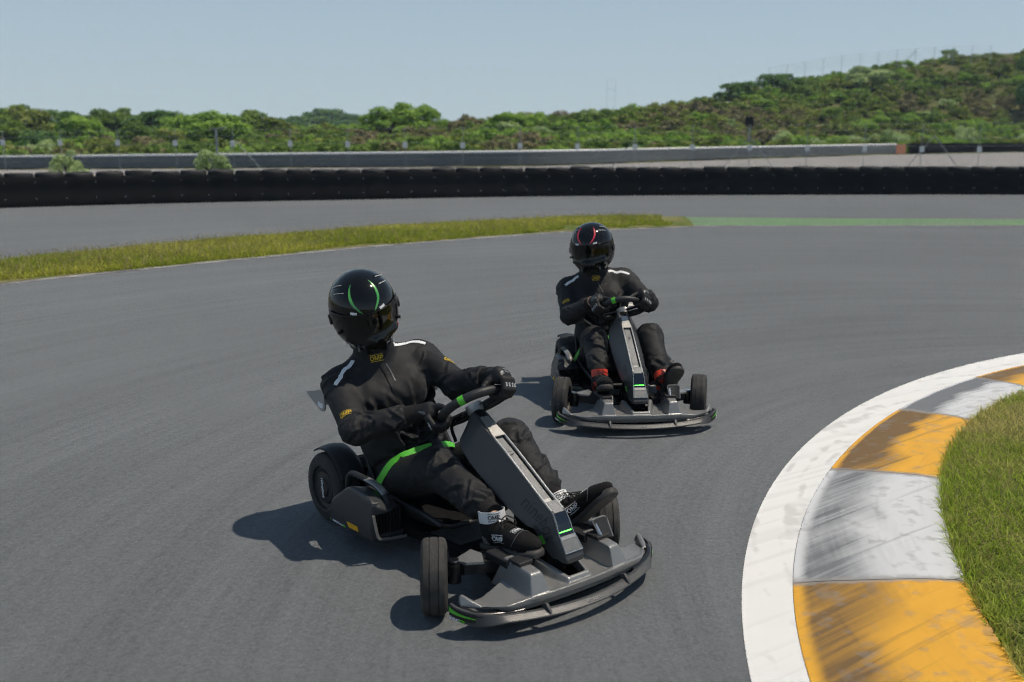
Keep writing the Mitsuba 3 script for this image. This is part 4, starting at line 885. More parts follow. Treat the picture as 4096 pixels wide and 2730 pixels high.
        P('vent_glint', B(thicken(grid(3, 3, lambda u, v: np.column_stack([-.4305 - .012 * v, -.353 + .026 * u * (1 - .4 * v), .2375 - .004 * u - .017 * v + .004])), .001)), 'silver', sp, False)
        F_ = frame((0, 0, 0), [1, 0, 0], [0, 0, 1])
        yy = lambda x, z: -.3605
        P('orange_reflector', decal(pod_sdf, extrude([(-.042, .0105), (.040, .0105), (.044, -.0095), (-.030, -.0095)], .002), frame((-.586, -.36, .1035), [1, 0, .06], z=[0, -1, 0]), .0008) if s < 0 else mir(decal(pod_sdf, extrude([(-.042, .0105), (.040, .0105), (.044, -.0095), (-.030, -.0095)], .002), frame((-.586, -.36, .1035), [1, 0, .06], z=[0, -1, 0]), .0008)), 'kart_yellow', sp, False)
        P('green_tab', B(decal(pod_sdf, extrude([(-.010, .020), (.004, .020), (.012, -.018), (0, -.018)], .0015), frame((-.778, -.36, .092), [1, 0, 0], z=[0, -1, 0]), .0008)), 'kart_green', sp, False)
        if s < 0:
            P('pod_lettering', decal(pod_sdf, text('ninebot', .0095, .0005, True), frame((-.722, -.36, .083), [1, 0, 0], z=[0, -1, 0]), .0006, .004), 'print_white', sp, False)
            P('pod_lettering', decal(pod_sdf, text('Gokart', .0085, .0005, True), frame((-.680, -.36, .083), [1, 0, 0], z=[0, -1, 0]), .0006, .004), 'print_white', sp, False)
            P('pod_badge', decal(pod_sdf, badge(.018, .010, .002), frame((-.655, -.36, .083), [1, 0, 0], z=[0, -1, 0]), .0006, .004), 'kart_green', sp, False)
        hd = P('grab_handle', B(handle_m), 'black_plastic', smooth=40); P('handle_pad', B(handle_cap_m), 'titanium', hd, 40)
        rw = thing(k + '__rear_wheel')
        Mw = trimesh.transformations.translation_matrix([-.947, s * .232, .1405])
        if s < 0: hub, hin = rhub_m, rhub_in
        else: hub, hin = mir(rhub_m), mir(rhub_in)
        P('tyre', xf(rtyre_m, Mw), 'kart_tyre', rw, 30); P('hub', xf(hub, Mw), 'black_plastic', rw, 35); P('hub_inside', xf(hin, Mw), 'matt_black', rw, 35)
        if s < 0: P('hub_lettering', xf(text('ninebot', .017, .0006, True), frame((-.947 + .006, -.232 - .0545, .1405 + .0), [.1, 0, -1], z=[0, -1, 0])), 'print_white', rw, False)
        P('rear_fender', B(fender_m), 'seat_black', smooth=True)
    st = P('seat', seat_m, 'seat_black', smooth=True); P('seat_pad', seat_pad_m, 'matt_black', st, True)
    rwg = P('rear_wing', rear_wing_m, 'silver_matt', smooth=25); P('end_plate', endplate_m, 'silver_matt', rwg, False); P('end_plate', mir(endplate_m), 'silver_matt', rwg, False)
    P('end_plate_trim', xf(extrude([(-.935, .474), (-.955, .471), (-.975, .480), (-.975, .494), (-.935, .492)], .002), np.array([[1, 0, 0, 0], [0, 0, -1, -.2740], [0, 1, 0, 0], [0, 0, 0, 1.]])), 'print_white', rwg, False)
    for s in (-1, 1): P('wing_strut', tube([(-.93, s * .10, .40), (-.96, s * .11, .45), (-.97, s * .11, .495)], .012, 8, 8), 'matt_black', rwg, 40)
    return k
HUB = np.array([-.290, 0, .566]); PHI = .89; WR = .125
WN = np.array([-math.cos(PHI), 0, math.sin(PHI)]); WU = np.array([math.sin(PHI), 0, math.cos(PHI)]); WV = np.array([0, 1., 0]); WC = HUB + WN * .008
def rim_pt(a, R=WR, up=0.): return WC + WN * up + R * (math.cos(a) * WU - math.sin(a) * WV)
def steer(k, rot, yaw):
    """the hub, the wheel turned by rot (to the driver's right) and the front wheels turned by yaw"""
    P = lambda name, m, mat, par=None, smooth=30, **kw: obj(name, m, mat, (k if par is None else par), smooth=smooth, **kw)
    R0 = np.eye(4); R0[:3, :3] = np.column_stack([math.cos(rot) * WV + math.sin(rot) * WU, math.cos(rot) * WU - math.sin(rot) * WV, WN]); R0[:3, 3] = WC   # x: driver's left, y: top, z: to the driver
    R0[:3, 0] *= -1; R0[:3, 2] *= 1
    if np.linalg.det(R0[:3, :3]) < 0: R0[:3, 0] *= -1
    a = np.linspace(0, 2 * np.pi, 73)[:-1]
    # a rim with a flattened foot
    rad = WR * np.where(np.cos(a) < -.55, .62 / np.maximum(-np.cos(a), .62) * .92, 1.0)
    rad = np.convolve(np.r_[rad[-3:], rad, rad[:3]], np.ones(7) / 7, 'valid')
    pts = np.column_stack([rad * np.sin(a), rad * np.cos(a), 0 * a])
    w = P('steering_wheel', xf(tube(pts, .0168, 18, closed=True), R0), 'seat_black', smooth=True)
    b = np.linspace(-.085, .085, 7); P('green_band', xf(tube(np.column_stack([WR * np.sin(b), WR * np.cos(b), 0 * b]), .0175, 18), R0), 'kart_green', w, 40)
    sp = [trimesh.convex.convex_hull(np.array([(x0, -.012, -.012), (x0, .012, -.012), (x0, -.01, -.004), (x0, .01, -.004), (x1, -.009, -.006), (x1, .009, -.006), (x1, -.007, .002), (x1, .007, .002)])) for x0, x1 in ((.02, .118), (-.02, -.118))]
    P('spokes', xf(cat_(sp + [xf(trimesh.creation.cylinder(.010, .10, sections=10), frame((-.055, -.022, -.018), [0, 0, 1], [0, 1, 0])), xf(trimesh.creation.cylinder(.010, .10, sections=10), frame((.055, -.022, -.018), [0, 0, 1], [0, 1, 0]))]), R0), 'smooth_black', w, 30)
    hubp = fix(trimesh.convex.convex_hull(np.vstack([np.column_stack([.030 * sx * np.cos(t) + 0, .017 * np.sin(t) + y0, np.full(20, z)]) for t in [np.arange(20) * np.pi / 10] for sx, y0, z in ((1.05, .0, -.026), (1.12, .0, -.012), (1.12, .0, .004), (1.0, 0, .008))])))
    P('hub_cap', xf(hubp, R0), 'silver', w, 40)
    P('column_neck', tube([HUB - WN * .045 + [.01, 0, 0], HUB - WN * .022], .024, 16), 'matt_black', w, 30)
    P('cable', tube([HUB + [-.02, -.04, -.02], HUB + [-.06, -.06, -.07], HUB + [-.05, -.05, -.13]], .007, 6, 12), 'matt_black', w, 40)
    for s in (-1, 1):
        fw = thing(k + '__front_wheel')
        M = trimesh.transformations.translation_matrix([0 + .0, s * .385, .1255]) @ trimesh.transformations.rotation_matrix(yaw, [0, 0, 1])
        P('tyre', xf(ftyre_m, M), 'kart_tyre', fw, 30); P('rim', xf(frim_m if s < 0 else mir(frim_m), M), 'black_plastic', fw, 30)
def place_thing(k, X, Y, a, z=0.):
    M = np.eye(4); M[:3, 0] = [math.sin(a), -math.cos(a), 0]; M[:3, 1] = [math.cos(a), math.sin(a), 0]; M[:3, 3] = [X, Y, z]
    for q in [q for q in scene if q.startswith(k + '__')]: scene[q]['to_world'] = T(M)
    return M
POSE1, POSE2 = (.0454, 3.2354, .6783), (.6591, 5.2856, .0872)
k1 = build_kart('near dark grey racing kart with green shoulder-belted rider leaning, turning right')
labels[k1]['label'] = 'near dark grey kart with a green lap belt, front wheels turned hard'
k2 = thing('racing_kart')
for q in [q for q in scene if q.startswith(k1 + '__')]:
    scene[k2 + q[len(k1):]] = dict(scene[q]); used.add(k2 + q[len(k1):])
    if q in labels: labels[k2 + q[len(k1):]] = dict(labels[q])
tag(k2, 'farther dark grey kart following behind, wheels turned slightly', 'kart')
steer(k1, .89, -.61); steer(k2, .53, -.30)
# ---------------------------------------------------------------- the riders
def suit_c(p, n, uv): return mi.Color3f(.0148, .0154, .0172) * (.8 + .4 * noise(p.x * 30, p.y * 30, p.z * 30))
bumped('suit_cloth', {'type': 'principled', 'base_color': proc(suit_c), 'roughness': .66, 'specular': .30}, lambda p, n, uv: noise(p.x * 700, p.y * 700, p.z * 700) * .0005 + noise(p.x * 110, p.y * 110, p.z * 110) * .0004 + (1 - dr.abs(2 * noise(p.x * 26, p.y * 26, p.z * 17) - 1)) * .0028, 1., 5e-4)
plain('rib_knit', lambda p, n, uv: mi.Color3f(.020, .019, .020), .9, spec=.1, sheen=.3)
plain('glove_black', lambda p, n, uv: mi.Color3f(.012, .012, .0135) * (.7 + .6 * noise(p.x * 500, p.y * 500, p.z * 500)), .6, spec=.35)
plain('suede', lambda p, n, uv: mi.Color3f(.011, .0108, .011) * (.7 + .6 * noise(p.x * 250, p.y * 250, p.z * 250)), .85, spec=.15, sheen=.3)
plain('shoe_sole', (.035, .034, .033), .65)
plain('lace', (.010, .010, .010), .8)
plain('helmet_gloss', (.0035, .0037, .0042), .07, spec=.45)
plain('visor_dark', (.0024, .0024, .0024), .05, spec=.42)
plain('vent_black', (.006, .006, .006), .5)
plain('horn_green', lambda p, n, uv: mix((.02, .20, .06), (.12, .50, .09), noise(p.x * 18, p.y * 18, p.z * 18)), .2, coat=1., coat_gloss=.97)
plain('horn_red', (.52, .02, .05), .2, coat=1., coat_gloss=.97)
plain('patch_yellow', (.62, .40, .02), .7)
plain('patch_black', (.008, .008, .009), .7)
plain('reflective_white', (.70, .72, .73), .5)
plain('strap_white', (.62, .63, .64), .5)
plain('strap_red', (.62, .05, .025), .45)
plain('skin', (.42, .24, .16), .5)
NOISE = meshkit.noise
def folds(u, v, segs):
    """height of cloth folds, each a crest with a hollow beside it, along segments (u0, v0, u1, v1, height, width, bow)"""
    o = np.zeros(len(u))
    for u0, v0, u1, v1, h, w, bow in segs:
        L = math.hypot(u1 - u0, v1 - v0); a, b = (u1 - u0) / L, (v1 - v0) / L
        t = ((u - u0) * a + (v - v0) * b) / L; d = (v - v0) * a - (u - u0) * b - bow * np.sin(np.pi * np.clip(t, 0, 1)) * L
        k = np.sqrt(np.clip(np.sin(np.pi * np.clip(t, 0, 1)), 0, 1))
        o += 1.15 * h * k * (np.exp(-(d / w)**2) - .75 * np.exp(-((d - 1.9 * w) / (1.2 * w))**2))
    return o
def limb(p, a, b, r1, r2, seed, amp=.004, lam=.035, spots=((0, .5), (1, .5)), tight=None):
    """a sleeve or trouser leg: a tapering tube with folds that crowd towards the given places along it"""
    a, b = np.asarray(a, float), np.asarray(b, float); d = b - a; L = np.linalg.norm(d); e = d / L
    u = np.cross(e, [.2, .5, .84]); u /= np.linalg.norm(u); w = np.cross(e, u)
    q = p - a; s = q @ e; x, y = q @ u, q @ w; t = np.clip(s / L, 0, 1); r = np.hypot(x, y) + 1e-6
    base = np.linalg.norm(q - t[:, None] * d, axis=1) - np.interp(t, [0, 1], [r1, r2])
    near = np.abs(base) < .026
    if amp and near.any():
        c, sn = x[near] / r[near], y[near] / r[near]; sk = s[near] / lam + .9 * c + .6 * np.sin(2.3 * sn + seed)
        n1 = NOISE(np.column_stack([sk, 1.1 * c + seed * 3.1, 1.1 * sn + seed]), seed); n2 = NOISE(np.column_stack([sk * 2.1 + 5, 2 * c, 2 * sn + seed * 1.7]), seed + 50)
        f = (1 - np.abs(2 * n1 - 1))**1.6 - .45 + .35 * ((1 - np.abs(2 * n2 - 1))**1.5 - .4)
        A = amp * .7 * (.35 + sum(k * np.exp(-((t[near] - t0) / .22)**2) for t0, k in spots) * 1.6)
        base[near] -= A * f
        r_ = np.random.default_rng(seed * 13 + 5); arc = np.arctan2(y[near], x[near]) * .055; sg = []
        for t0, k in spots:
            for _ in range(int(6 + 5 * k)):
                u0 = (t0 + r_.normal(0, .16)) * L; v0 = r_.uniform(-.17, .17); ln = r_.uniform(.05, .12); an = r_.choice([-1, 1]) * r_.uniform(.5, 1.3)
                sg.append((u0, v0, u0 + ln * math.cos(an), v0 + ln * math.sin(an), amp * r_.uniform(.8, 1.5), r_.uniform(.0045, .0085), r_.uniform(-.2, .2)))
        base[near] -= folds(s[near], arc, sg) + folds(s[near], arc - .3456, sg) + folds(s[near], arc + .3456, sg)
    return base
def make_suit_sdf(J, seed):
    J = {k: np.array(v, float) for k, v in J.items()}
    ax = J['neck'] - J['pel']; up = ax / np.linalg.norm(ax); lat = J['ls'] - J['rs']; lat = lat / np.linalg.norm(lat); fwd = np.cross(lat, up); fwd /= np.linalg.norm(fwd)
    waist, chest = J['pel'] + ax * .36 + fwd * .02, J['pel'] + ax * .70 + fwd * .025
    hl = J['lh'] - J['rh']; hl /= np.linalg.norm(hl)
    r_ = np.random.default_rng(seed + 77); sg = []
    for sd in (-1, 1):
        for i in range(7):
            sg.append((sd * r_.uniform(.10, .17), r_.uniform(.27, .40), sd * r_.uniform(-.05, .07), r_.uniform(.10, .24), r_.uniform(.009, .015), r_.uniform(.007, .012), r_.uniform(-.16, .16)))
    for i in range(9): sg.append((r_.uniform(-.17, -.04), r_.uniform(.02, .20), r_.uniform(.04, .17), r_.uniform(.02, .20), r_.uniform(.006, .011), r_.uniform(.006, .010), r_.uniform(-.18, .18)))
    for i in range(4): sg.append((r_.uniform(-.10, .10), r_.uniform(.36, .44), r_.uniform(-.12, .12), r_.uniform(.2, .28), r_.uniform(.004, .007), r_.uniform(.008, .012), r_.uniform(-.1, .1)))
    def f(p, trunk=False):
        d = cap_sdf(p, J['rh'] + hl * .01, J['lh'] - hl * .01, .108)
        d = smin(d, cap_sdf(p, waist - lat * .055, waist + lat * .055, .112), .07)
        d = smin(d, cap_sdf(p, chest - lat * .070, chest + lat * .070, .118), .07)
        d = smin(d, cap_sdf(p, J['rs'] + lat * .035 - up * .01, J['ls'] - lat * .035 - up * .01, .072), .06)
        d = smin(d, cap_sdf(p, J['neck'] - up * .03, J['neck'] + up * .02, .090, .076), .05)
        for k_ in ('rs', 'ls'): d = smin(d, cap_sdf(p, J['neck'] - up * .012, J[k_] - up * .0 + (J['neck'] - J[k_]) * .2, .068, .058), .04)
        near = np.abs(d) < .035
        if near.any():   # folds of the jacket, drawn from the shoulders to the lap
            q = p[near] - J['pel']; x, y, z = q @ lat, q @ fwd, q @ up
            n1 = NOISE(np.column_stack([(x * .9 + z * .35) / .055 + seed, z / .16, y / .1]), seed); n2 = NOISE(np.column_stack([(x * .5 - z) / .045, (x + z * .5) / .12, y / .1 + seed]), seed + 9)
            d[near] -= folds(x, z, sg) * (y > -.02) * (not trunk)
            A = (0 if trunk else .006) * (1 - np.clip((z - .38) / .15, 0, .55)); w2 = np.exp(-((z - .12) / .12)**2)
            d[near] -= A * ((1 - np.abs(2 * n1 - 1))**1.7 - .4) + (0 if trunk else .007) * w2 * ((1 - np.abs(2 * n2 - 1))**1.7 - .4)
        for a, b, c, k in () if trunk else (('rs', 're', 'rw', 1), ('ls', 'le', 'lw', 2)):
            arm = limb(p, J[a], J[b], .063, .052, seed + k, .0055, .04, ((.05, .5), (1, 1.)))
            arm = smin(arm, limb(p, J[b], J[c], .052, .042, seed + k + 20, .0062, .03, ((0, 1.), (.85, .9))), .025)
            d = smin(d, arm, .035)
        for a, b, c, k in (('rh', 'rk', 'ra', 3), ('lh', 'lk', 'la', 4)):
            K, A = J[b], J[c]; e = A + (K - A) / np.linalg.norm(K - A) * .075
            leg = limb(p, J[a], K, .095, .076, seed + k, 0 if trunk else .0050, .055, ((.1, .8), (1, .8)))
            leg = smin(leg, limb(p, K, e, .073, .058, seed + k + 20, 0 if trunk else .0065, .042, ((0, .8), (.9, 1.1))), .03)
            d = smin(d, leg, .03)
        # collar: a standing band
        d = smin(d, cap_sdf(p, J['neck'] + up * .01 + fwd * .012, J['neck'] + up * .072 + fwd * .030, .084, .079), .010)
        # where the suit ends: at the wrists and above the ankles
        for b, c in () if trunk else (('re', 'rw'), ('le', 'lw')):
            e = (J[c] - J[b]) / np.linalg.norm(J[c] - J[b]); d = np.where(np.linalg.norm(p - J[c], axis=1) < .12, smax(d, (p - J[c]) @ e - .0, .006), d)
        return d
    f.trunk = lambda p: f(p, True)
    f.J, f.up, f.lat, f.fwd = J, up, lat, fwd
    return f
def helmet_sdf(p):
    d = ell_sdf(p, [-.012, 0, .014], [.152, .1305, .132])
    d = smin(d, ell_sdf(p, [.040, 0, -.075], [.112, .098, .076]), .045)
    d = smin(d, ell_sdf(p, [-.035, 0, -.055], [.120, .118, .090]), .05)
    q = np.column_stack([p[:, 0], np.abs(p[:, 1]), p[:, 2]])
    d = smin(d, cap_sdf(q, [.150, 0, -.072], [.098, .085, -.064], .014, .012), .022)      # brow of the chin bar
    d = smin(d, cap_sdf(q, [.138, .030, -.118], [.142, .028, -.085], .010, .010), .02)
    d = smax(d, -rbox_sdf(p, [.165, 0, -.112], [.05, .052, .034], .008), .008)             # mouth vent
    d = smax(d, -.148 + .10 * np.clip(-p[:, 0], 0, 1) - p[:, 2], .012)
    # grooves along the crown
    return d
def on_helmet(P, off=0.):
    P = np.asarray(P, float); c = np.array([.01, 0, -.01]); u = P - c; u /= np.linalg.norm(u, axis=1, keepdims=True)
    return march(helmet_sdf, c + u * .24, u, off, 60)
def hstrip(line, width, n=36, off=.0006, thick=.0012, m=3):
    c = on_helmet(spline(line, n)); g, _ = grad(helmet_sdf, c, .004); t = np.gradient(c, axis=0); s = np.cross(g, t); s /= np.linalg.norm(s, axis=1, keepdims=True) + 1e-9
    w = np.interp(np.linspace(0, 1, n), np.linspace(0, 1, len(width)), width)[:, None]
    top = np.stack([on_helmet(c + s * w * k, off + thick) for k in np.linspace(-.5, .5, m + 1)], 1); low = top - g[:, None] * (thick + off * .6)
    return fix(loft(np.concatenate([top, low[:, ::-1]], 1)))
def visor_grid(extra=0., a1=88, top=1., nx=60, nz=14):
    def fn(u, v):
        a = np.radians(-a1 + 2 * a1 * u); e = np.abs(u - .5) * 2
        zt = .047 - .010 * e**2; zb = -.062 + .020 * np.exp(-(a / .20)**2) + .042 * np.clip((e - .5) / .5, 0, 1)**1.5 - .008 * np.exp(-((np.abs(a) - .55) / .25)**2)
        z = zb + (zt - zb) * v; P = np.column_stack([.01 + .2 * np.cos(a), .2 * np.sin(a), z])
        c = np.column_stack([0 * a + .01, 0 * a, z]); u_ = P - c; u_ /= np.linalg.norm(u_, axis=1, keepdims=True)
        return march(helmet_sdf, c + u_ * .22, u_, .0035 + extra + .002 * (v > .97), 60)
    return grid(nx, nz, fn)
helmet_m = nets(helmet_sdf, (-.2, -.16, -.18), (.2, .16, .18), .0045, slack=1.6)
visor_m = thicken(visor_grid(), .003)
_vt = visor_grid(.0012, 88).vertices.reshape(60, 14, 3)[:, -1]; visor_trim_m = tube(_vt[3:-3], .0016, 6)
HORN = [(.14, .026, .052), (.136, .037, .066), (.118, .053, .088), (.095, .0575, .110), (.068, .050, .128), (.044, .036, .140)]
def build_helmet(t, M, horn, tab):
    P = lambda name, m, mat, par, smooth=30: obj(name, xf(m, M), mat, par, smooth=smooth)
    h = P('helmet', helmet_m, 'helmet_gloss', t, True)
    P('visor', visor_m, 'visor_dark', h, 40); P('visor_trim', visor_trim_m, 'chrome' if False else 'smooth_black', h, True)
    for s in (-1, 1):
        ln = [(x, y * s, z) for x, y, z in HORN]; P('horn_stripe', hstrip(ln, [.0012, .006, .0095, .0105, .007, .001]), horn, h, 40)
        P('reflector', hstrip([(.13, .046 * s, .052), (.126, .057 * s, .053), (.118, .068 * s, .055)], [.0085] * 3, 8, .0008, .003), 'reflective_white', h, 30)
        P('crown_fin', hstrip([(.055, .066 * s, .115), (.035, .083 * s, .110), (.015, .098 * s, .100)], [.003, .0065, .003], 14, .0005, .0048), 'helmet_gloss', h, 40)
        P('crown_fin', hstrip([(.018, .060 * s, .128), (-.002, .078 * s, .120), (-.022, .094 * s, .108)], [.003, .0065, .003], 14, .0005, .0048), 'helmet_gloss', h, 40)
        P('fin_edge', hstrip([(.057, .069 * s, .113), (.037, .087 * s, .106), (.017, .101 * s, .097)], [.0016] * 3, 14, .004, .001), 'reflective_white', h, 40)
        P('fin_edge', hstrip([(.020, .064 * s, .126), (.0, .082 * s, .117), (-.020, .097 * s, .105)], [.0016] * 3, 14, .004, .001), 'reflective_white', h, 40)
        c = on_helmet([[.0, .14 * s, -.012]], .003)[0]; P('visor_pivot', xf(trimesh.creation.cylinder(.021, .010, sections=26), frame(c, [1, 0, 0], z=[0, s, 0])), 'vent_black', h, 30)
        c = on_helmet([[.075, .12 * s, -.040]], .007)[0]; P('visor_peg', xf(cat_([trimesh.creation.cylinder(.0055, .014, sections=14), xf(trimesh.creation.cylinder(.0075, .004, sections=14), trimesh.transformations.translation_matrix([0, 0, .008]))]), frame(c, [0, 0, 1], z=[.5, s, 0])), 'vent_black', h, 30)
        c = on_helmet([[.118, .066 * s, -.105]], .001)[0]; P('chin_slit', xf(rbox((0, 0, 0), (.008, .034, .004), .002, 1), frame(c, [.5, -s, 0], [0, 0, 1])), 'plate_grey', h, 30)
        P('side_vent', hstrip([(.10, .09 * s, -.085), (.075, .10 * s, -.095), (.05, .105 * s, -.110)], [.004, .012, .004], 12, .0005, .002), 'plate_grey', h, 40)
    P('chin_vent', rbox((.128, 0, -.112), (.012, .050, .032), .003, 1), 'vent_black', h, 30)
    P('neck_roll', xf(lathe([(.075, 0), (.085, -.012), (.084, .012), (.075, 0)], 30), np.array([[1, 0, 0, .0], [0, 0, 1, 0], [0, 1, 0, -.138], [0, 0, 0, 1.]])), 'patch_black', h, 40)
    if tab: P('red_tab', rbox((0, 0, 0), (.010, .006, .016), .002, 1).apply_translation(on_helmet([[.02, .12, -.10]], .004)[0]), 'strap_red', h, 30)
    return h
def omp(h=.014): return text('OMP', h, .0006, True), h
def badge_omp(f, M, h, t, bsdf, par, backing=None, sub=.004, lift=.0008, name='patch_lettering'):
    """OMP between two bars, laid on the surface f"""
    w = h * 1.55
    if backing: obj('patch', decal(f, badge(h * 3.5, h * 2.3, h * .15), M, lift, sub), backing, par); lift = lift + .0007
    m = cat_([text('OMP', h, .0006, True), box(0, h * .80, .0003, h * 2.9, h * .12, .0006), box(0, -h * .80, .0003, h * 2.9, h * .12, .0006)])
    return obj(name, decal(f, m, M, lift, sub), bsdf, par)
def build_glove(t, rot, ang, side, elbow):
    """a gloved hand closed on the rim at the angle ang; side: -1 the right hand, +1 the left"""
    a = ang; c = rim_pt(a); ra = math.cos(a) * WU - math.sin(a) * WV; tg = -math.sin(a) * WU - math.cos(a) * WV        # outwards; along the rim towards the right
    th = tg * side                                                                                                       # towards the thumb (the top of the wheel)
    if (rim_pt(a + .1 * side) - c) @ th < 0 and False: th = -th
    n = WN
    def P(ang_, r, o): return c + (math.cos(ang_) * ra + math.sin(ang_) * n) * r + th * o
    rg = .0168 + .0105
    F = []; pads = []
    for i, (o, L) in enumerate(((.031, .95), (.011, 1.0), (-.009, .97), (-.028, .85))):
        rr = .0112 if i < 3 else .0098
        k = [P(.95, .050, o * .85), P(.30, .0475, o * 1.02), P(-.50, .0405, o * 1.05), P(-1.30 * L, .0335, o), P(-2.1 * L, rg, o * .95), P(-2.9 * L, rg, o * .9)]
        F.append([(k[j], k[j + 1], rr * (1.12 - .05 * j), rr * (1.07 - .05 * j)) for j in range(5)]); pads.append((k, rr))
    el = np.asarray(elbow, float); wd = el - P(.9, .045, 0); wd /= np.linalg.norm(wd); wd = wd * .8 + n * .2; wd /= np.linalg.norm(wd); wrist = P(.9, .042, -.004) + wd * .072; palm = [(P(.95, .036, .022), P(.95, .038, -.024), .019, .0185), (P(.75, .052, .024), P(.75, .052, -.022), .016, .015), (P(1.1, .058, .012), wrist, .026, .027), (P(1.1, .058, -.014), wrist, .024, .027)]
    th_ = [P(1.30, .046, .022), P(1.70, .037, .038), P(2.1, .031, .052), P(2.45, rg + .001, .066)]
    thumb = [(th_[j], th_[j + 1], .0145 - .0018 * j, .0132 - .0018 * j) for j in range(3)]
    def f(p):
        d = None
        for s in palm:
            x = cap_sdf(p, *s); d = x if d is None else smin(d, x, .014)
        for fg in F:
            y = None
            for s in fg:
                x = cap_sdf(p, *s); y = x if y is None else smin(y, x, .004)
            d = smin(d, y, .0045)
        y = None
        for s in thumb:
            x = cap_sdf(p, *s); y = x if y is None else smin(y, x, .005)
        d = smin(d, y, .009)
        q = np.linalg.norm(p - wrist, axis=1); return d
    lo = c - .15; hi = c + .15
    g = obj('glove', nets(f, lo, hi, .0024), 'glove_black', t, smooth=True)
    # knuckle plates and the stripes on the back of the hand
    for i, (k, rr) in enumerate(pads):
        m_ = k[2] * .62 + k[1] * .38; out = m_ - c; out -= th * (out @ th); out /= np.linalg.norm(out); tn = k[2] - k[1]
        M = frame(m_, th, z=out); q = extrude(Polygon([(-.0042, -.0065), (.0042, -.0065), (.005, .0065), (-.005, .0065)]).difference(Polygon([(-.0028, -.005), (.0028, -.005), (.0034, .005), (-.0034, .005)])), .0008)
        obj('knuckle_mark', decal(f, q, M, .0004, .003), 'reflective_white', g)
    b0 = P(.72, .06, 0); out = b0 - c; out /= np.linalg.norm(out); M = frame(b0, th, z=out)
    for dx in (-.006, .004): obj('hand_stripe', decal(f, extrude([(-.012, dx - .002), (.014, dx - .0035), (.014, dx + .0025), (-.012, dx + .003)], .0008), M, .0004, .004), 'plate_grey', g)
    cp = P(.62, .058, .030); out = cp - c; out /= np.linalg.norm(out)
    obj('knuckle_guard', decal(f, badge(.016, .012, .003), frame(cp, th, z=out), .0015, .003), 'plate_grey', g)
    e = wrist - P(1.1, .058, 0); e /= np.linalg.norm(e)
    return g, wrist, e
def shoe_sdf(p):
    x, y, z = p.T; q = np.column_stack([x, y])
    d = ell_sdf(p, [.196, .004, .040], [.072, .042, .031])
    d = smin(d, cap_sdf(p, [.07, 0, .062], [.185, .003, .046], .037, .029), .03)
    d = smin(d, ell_sdf(p, [.038, 0, .050], [.044, .036, .055]), .025)
    d = smin(d, cap_sdf(p, [.052, 0, .07], [.042, 0, .128], .043, .0435), .025)
    d = smax(d, z - .130, .006); d = smax(d, .012 - z, .004)
    return d
_so = np.array(Polygon(spline([(-.008, 0), (.0, -.030), (.05, -.033), (.11, -.031), (.17, -.039), (.22, -.042), (.262, -.024), (.268, .006), (.255, .033), (.22, .042), (.17, .038), (.11, .036), (.05, .034), (.0, .030), (-.008, 0)], 70)).buffer(.001).exterior.coords)[:-1]
def sole_sdf(p):
    z = p[:, 2] - .10 * np.clip(p[:, 0] - .21, 0, 1)**1.0 * .25; d2 = poly_sdf(p[:, :2], _so)
    d = smax(d2, np.abs(z - .010) - .010, .005)
    toe = smax(ell_sdf(p, [.205, .003, .016], [.066, .046, .026]), -(p[:, 0] - .235), .006)
    return smin(d, toe, .004)
shoe_m = nets(shoe_sdf, (-.02, -.06, 0), (.29, .06, .15), .0034); sole_m = nets(sole_sdf, (-.03, -.07, -.015), (.30, .07, .07), .0034)
strap_m = fix(loft([np.column_stack([.042 + (r) * np.cos(np.arange(40) * np.pi / 20) + .004, r * .96 * np.sin(np.arange(40) * np.pi / 20), np.full(40, z)]) for r, z in ((.0455, .098), (.0475, .098), (.0478, .118), (.0475, .138), (.0455, .138), (.0450, .118), (.0455, .098))], True, False))
ankle_cuff_m = lambda a, b: tube([a, a + (b - a) * .5, b], [.044, .040, .039], 26, 9)
lace_ms = [tube([(x - .004, -.020, .083 - .10 * (x - .09)), (x, -.010, .1005 - .20 * (x - .09)), (x, .010, .1005 - .20 * (x - .09)), (x + .004, .020, .083 - .10 * (x - .09))], .0024, 6, 14) for x in (.092, .106, .120, .134, .148)]
bow_ms = [tube([(.095, 0, .108), (.10, s * .020, .116), (.122, s * .034, .104), (.132, s * .030, .088), (.118, s * .018, .100), (.095, 0, .108)], .0022, 6, 30) for s in (-1, 1)]
seam_ms = [tube(march(shoe_sdf, spline([(.17, -.05 * s, .03), (.19, -.045 * s, .06), (.195, 0, .10), (.19, .045 * s, .06)], 20) + [0, 0, .0], grad(shoe_sdf, spline([(.17, -.05 * s, .03), (.19, -.045 * s, .06), (.195, 0, .10), (.19, .045 * s, .06)], 20), .01)[0], .0003), .0009, 5) for s in (1,)]
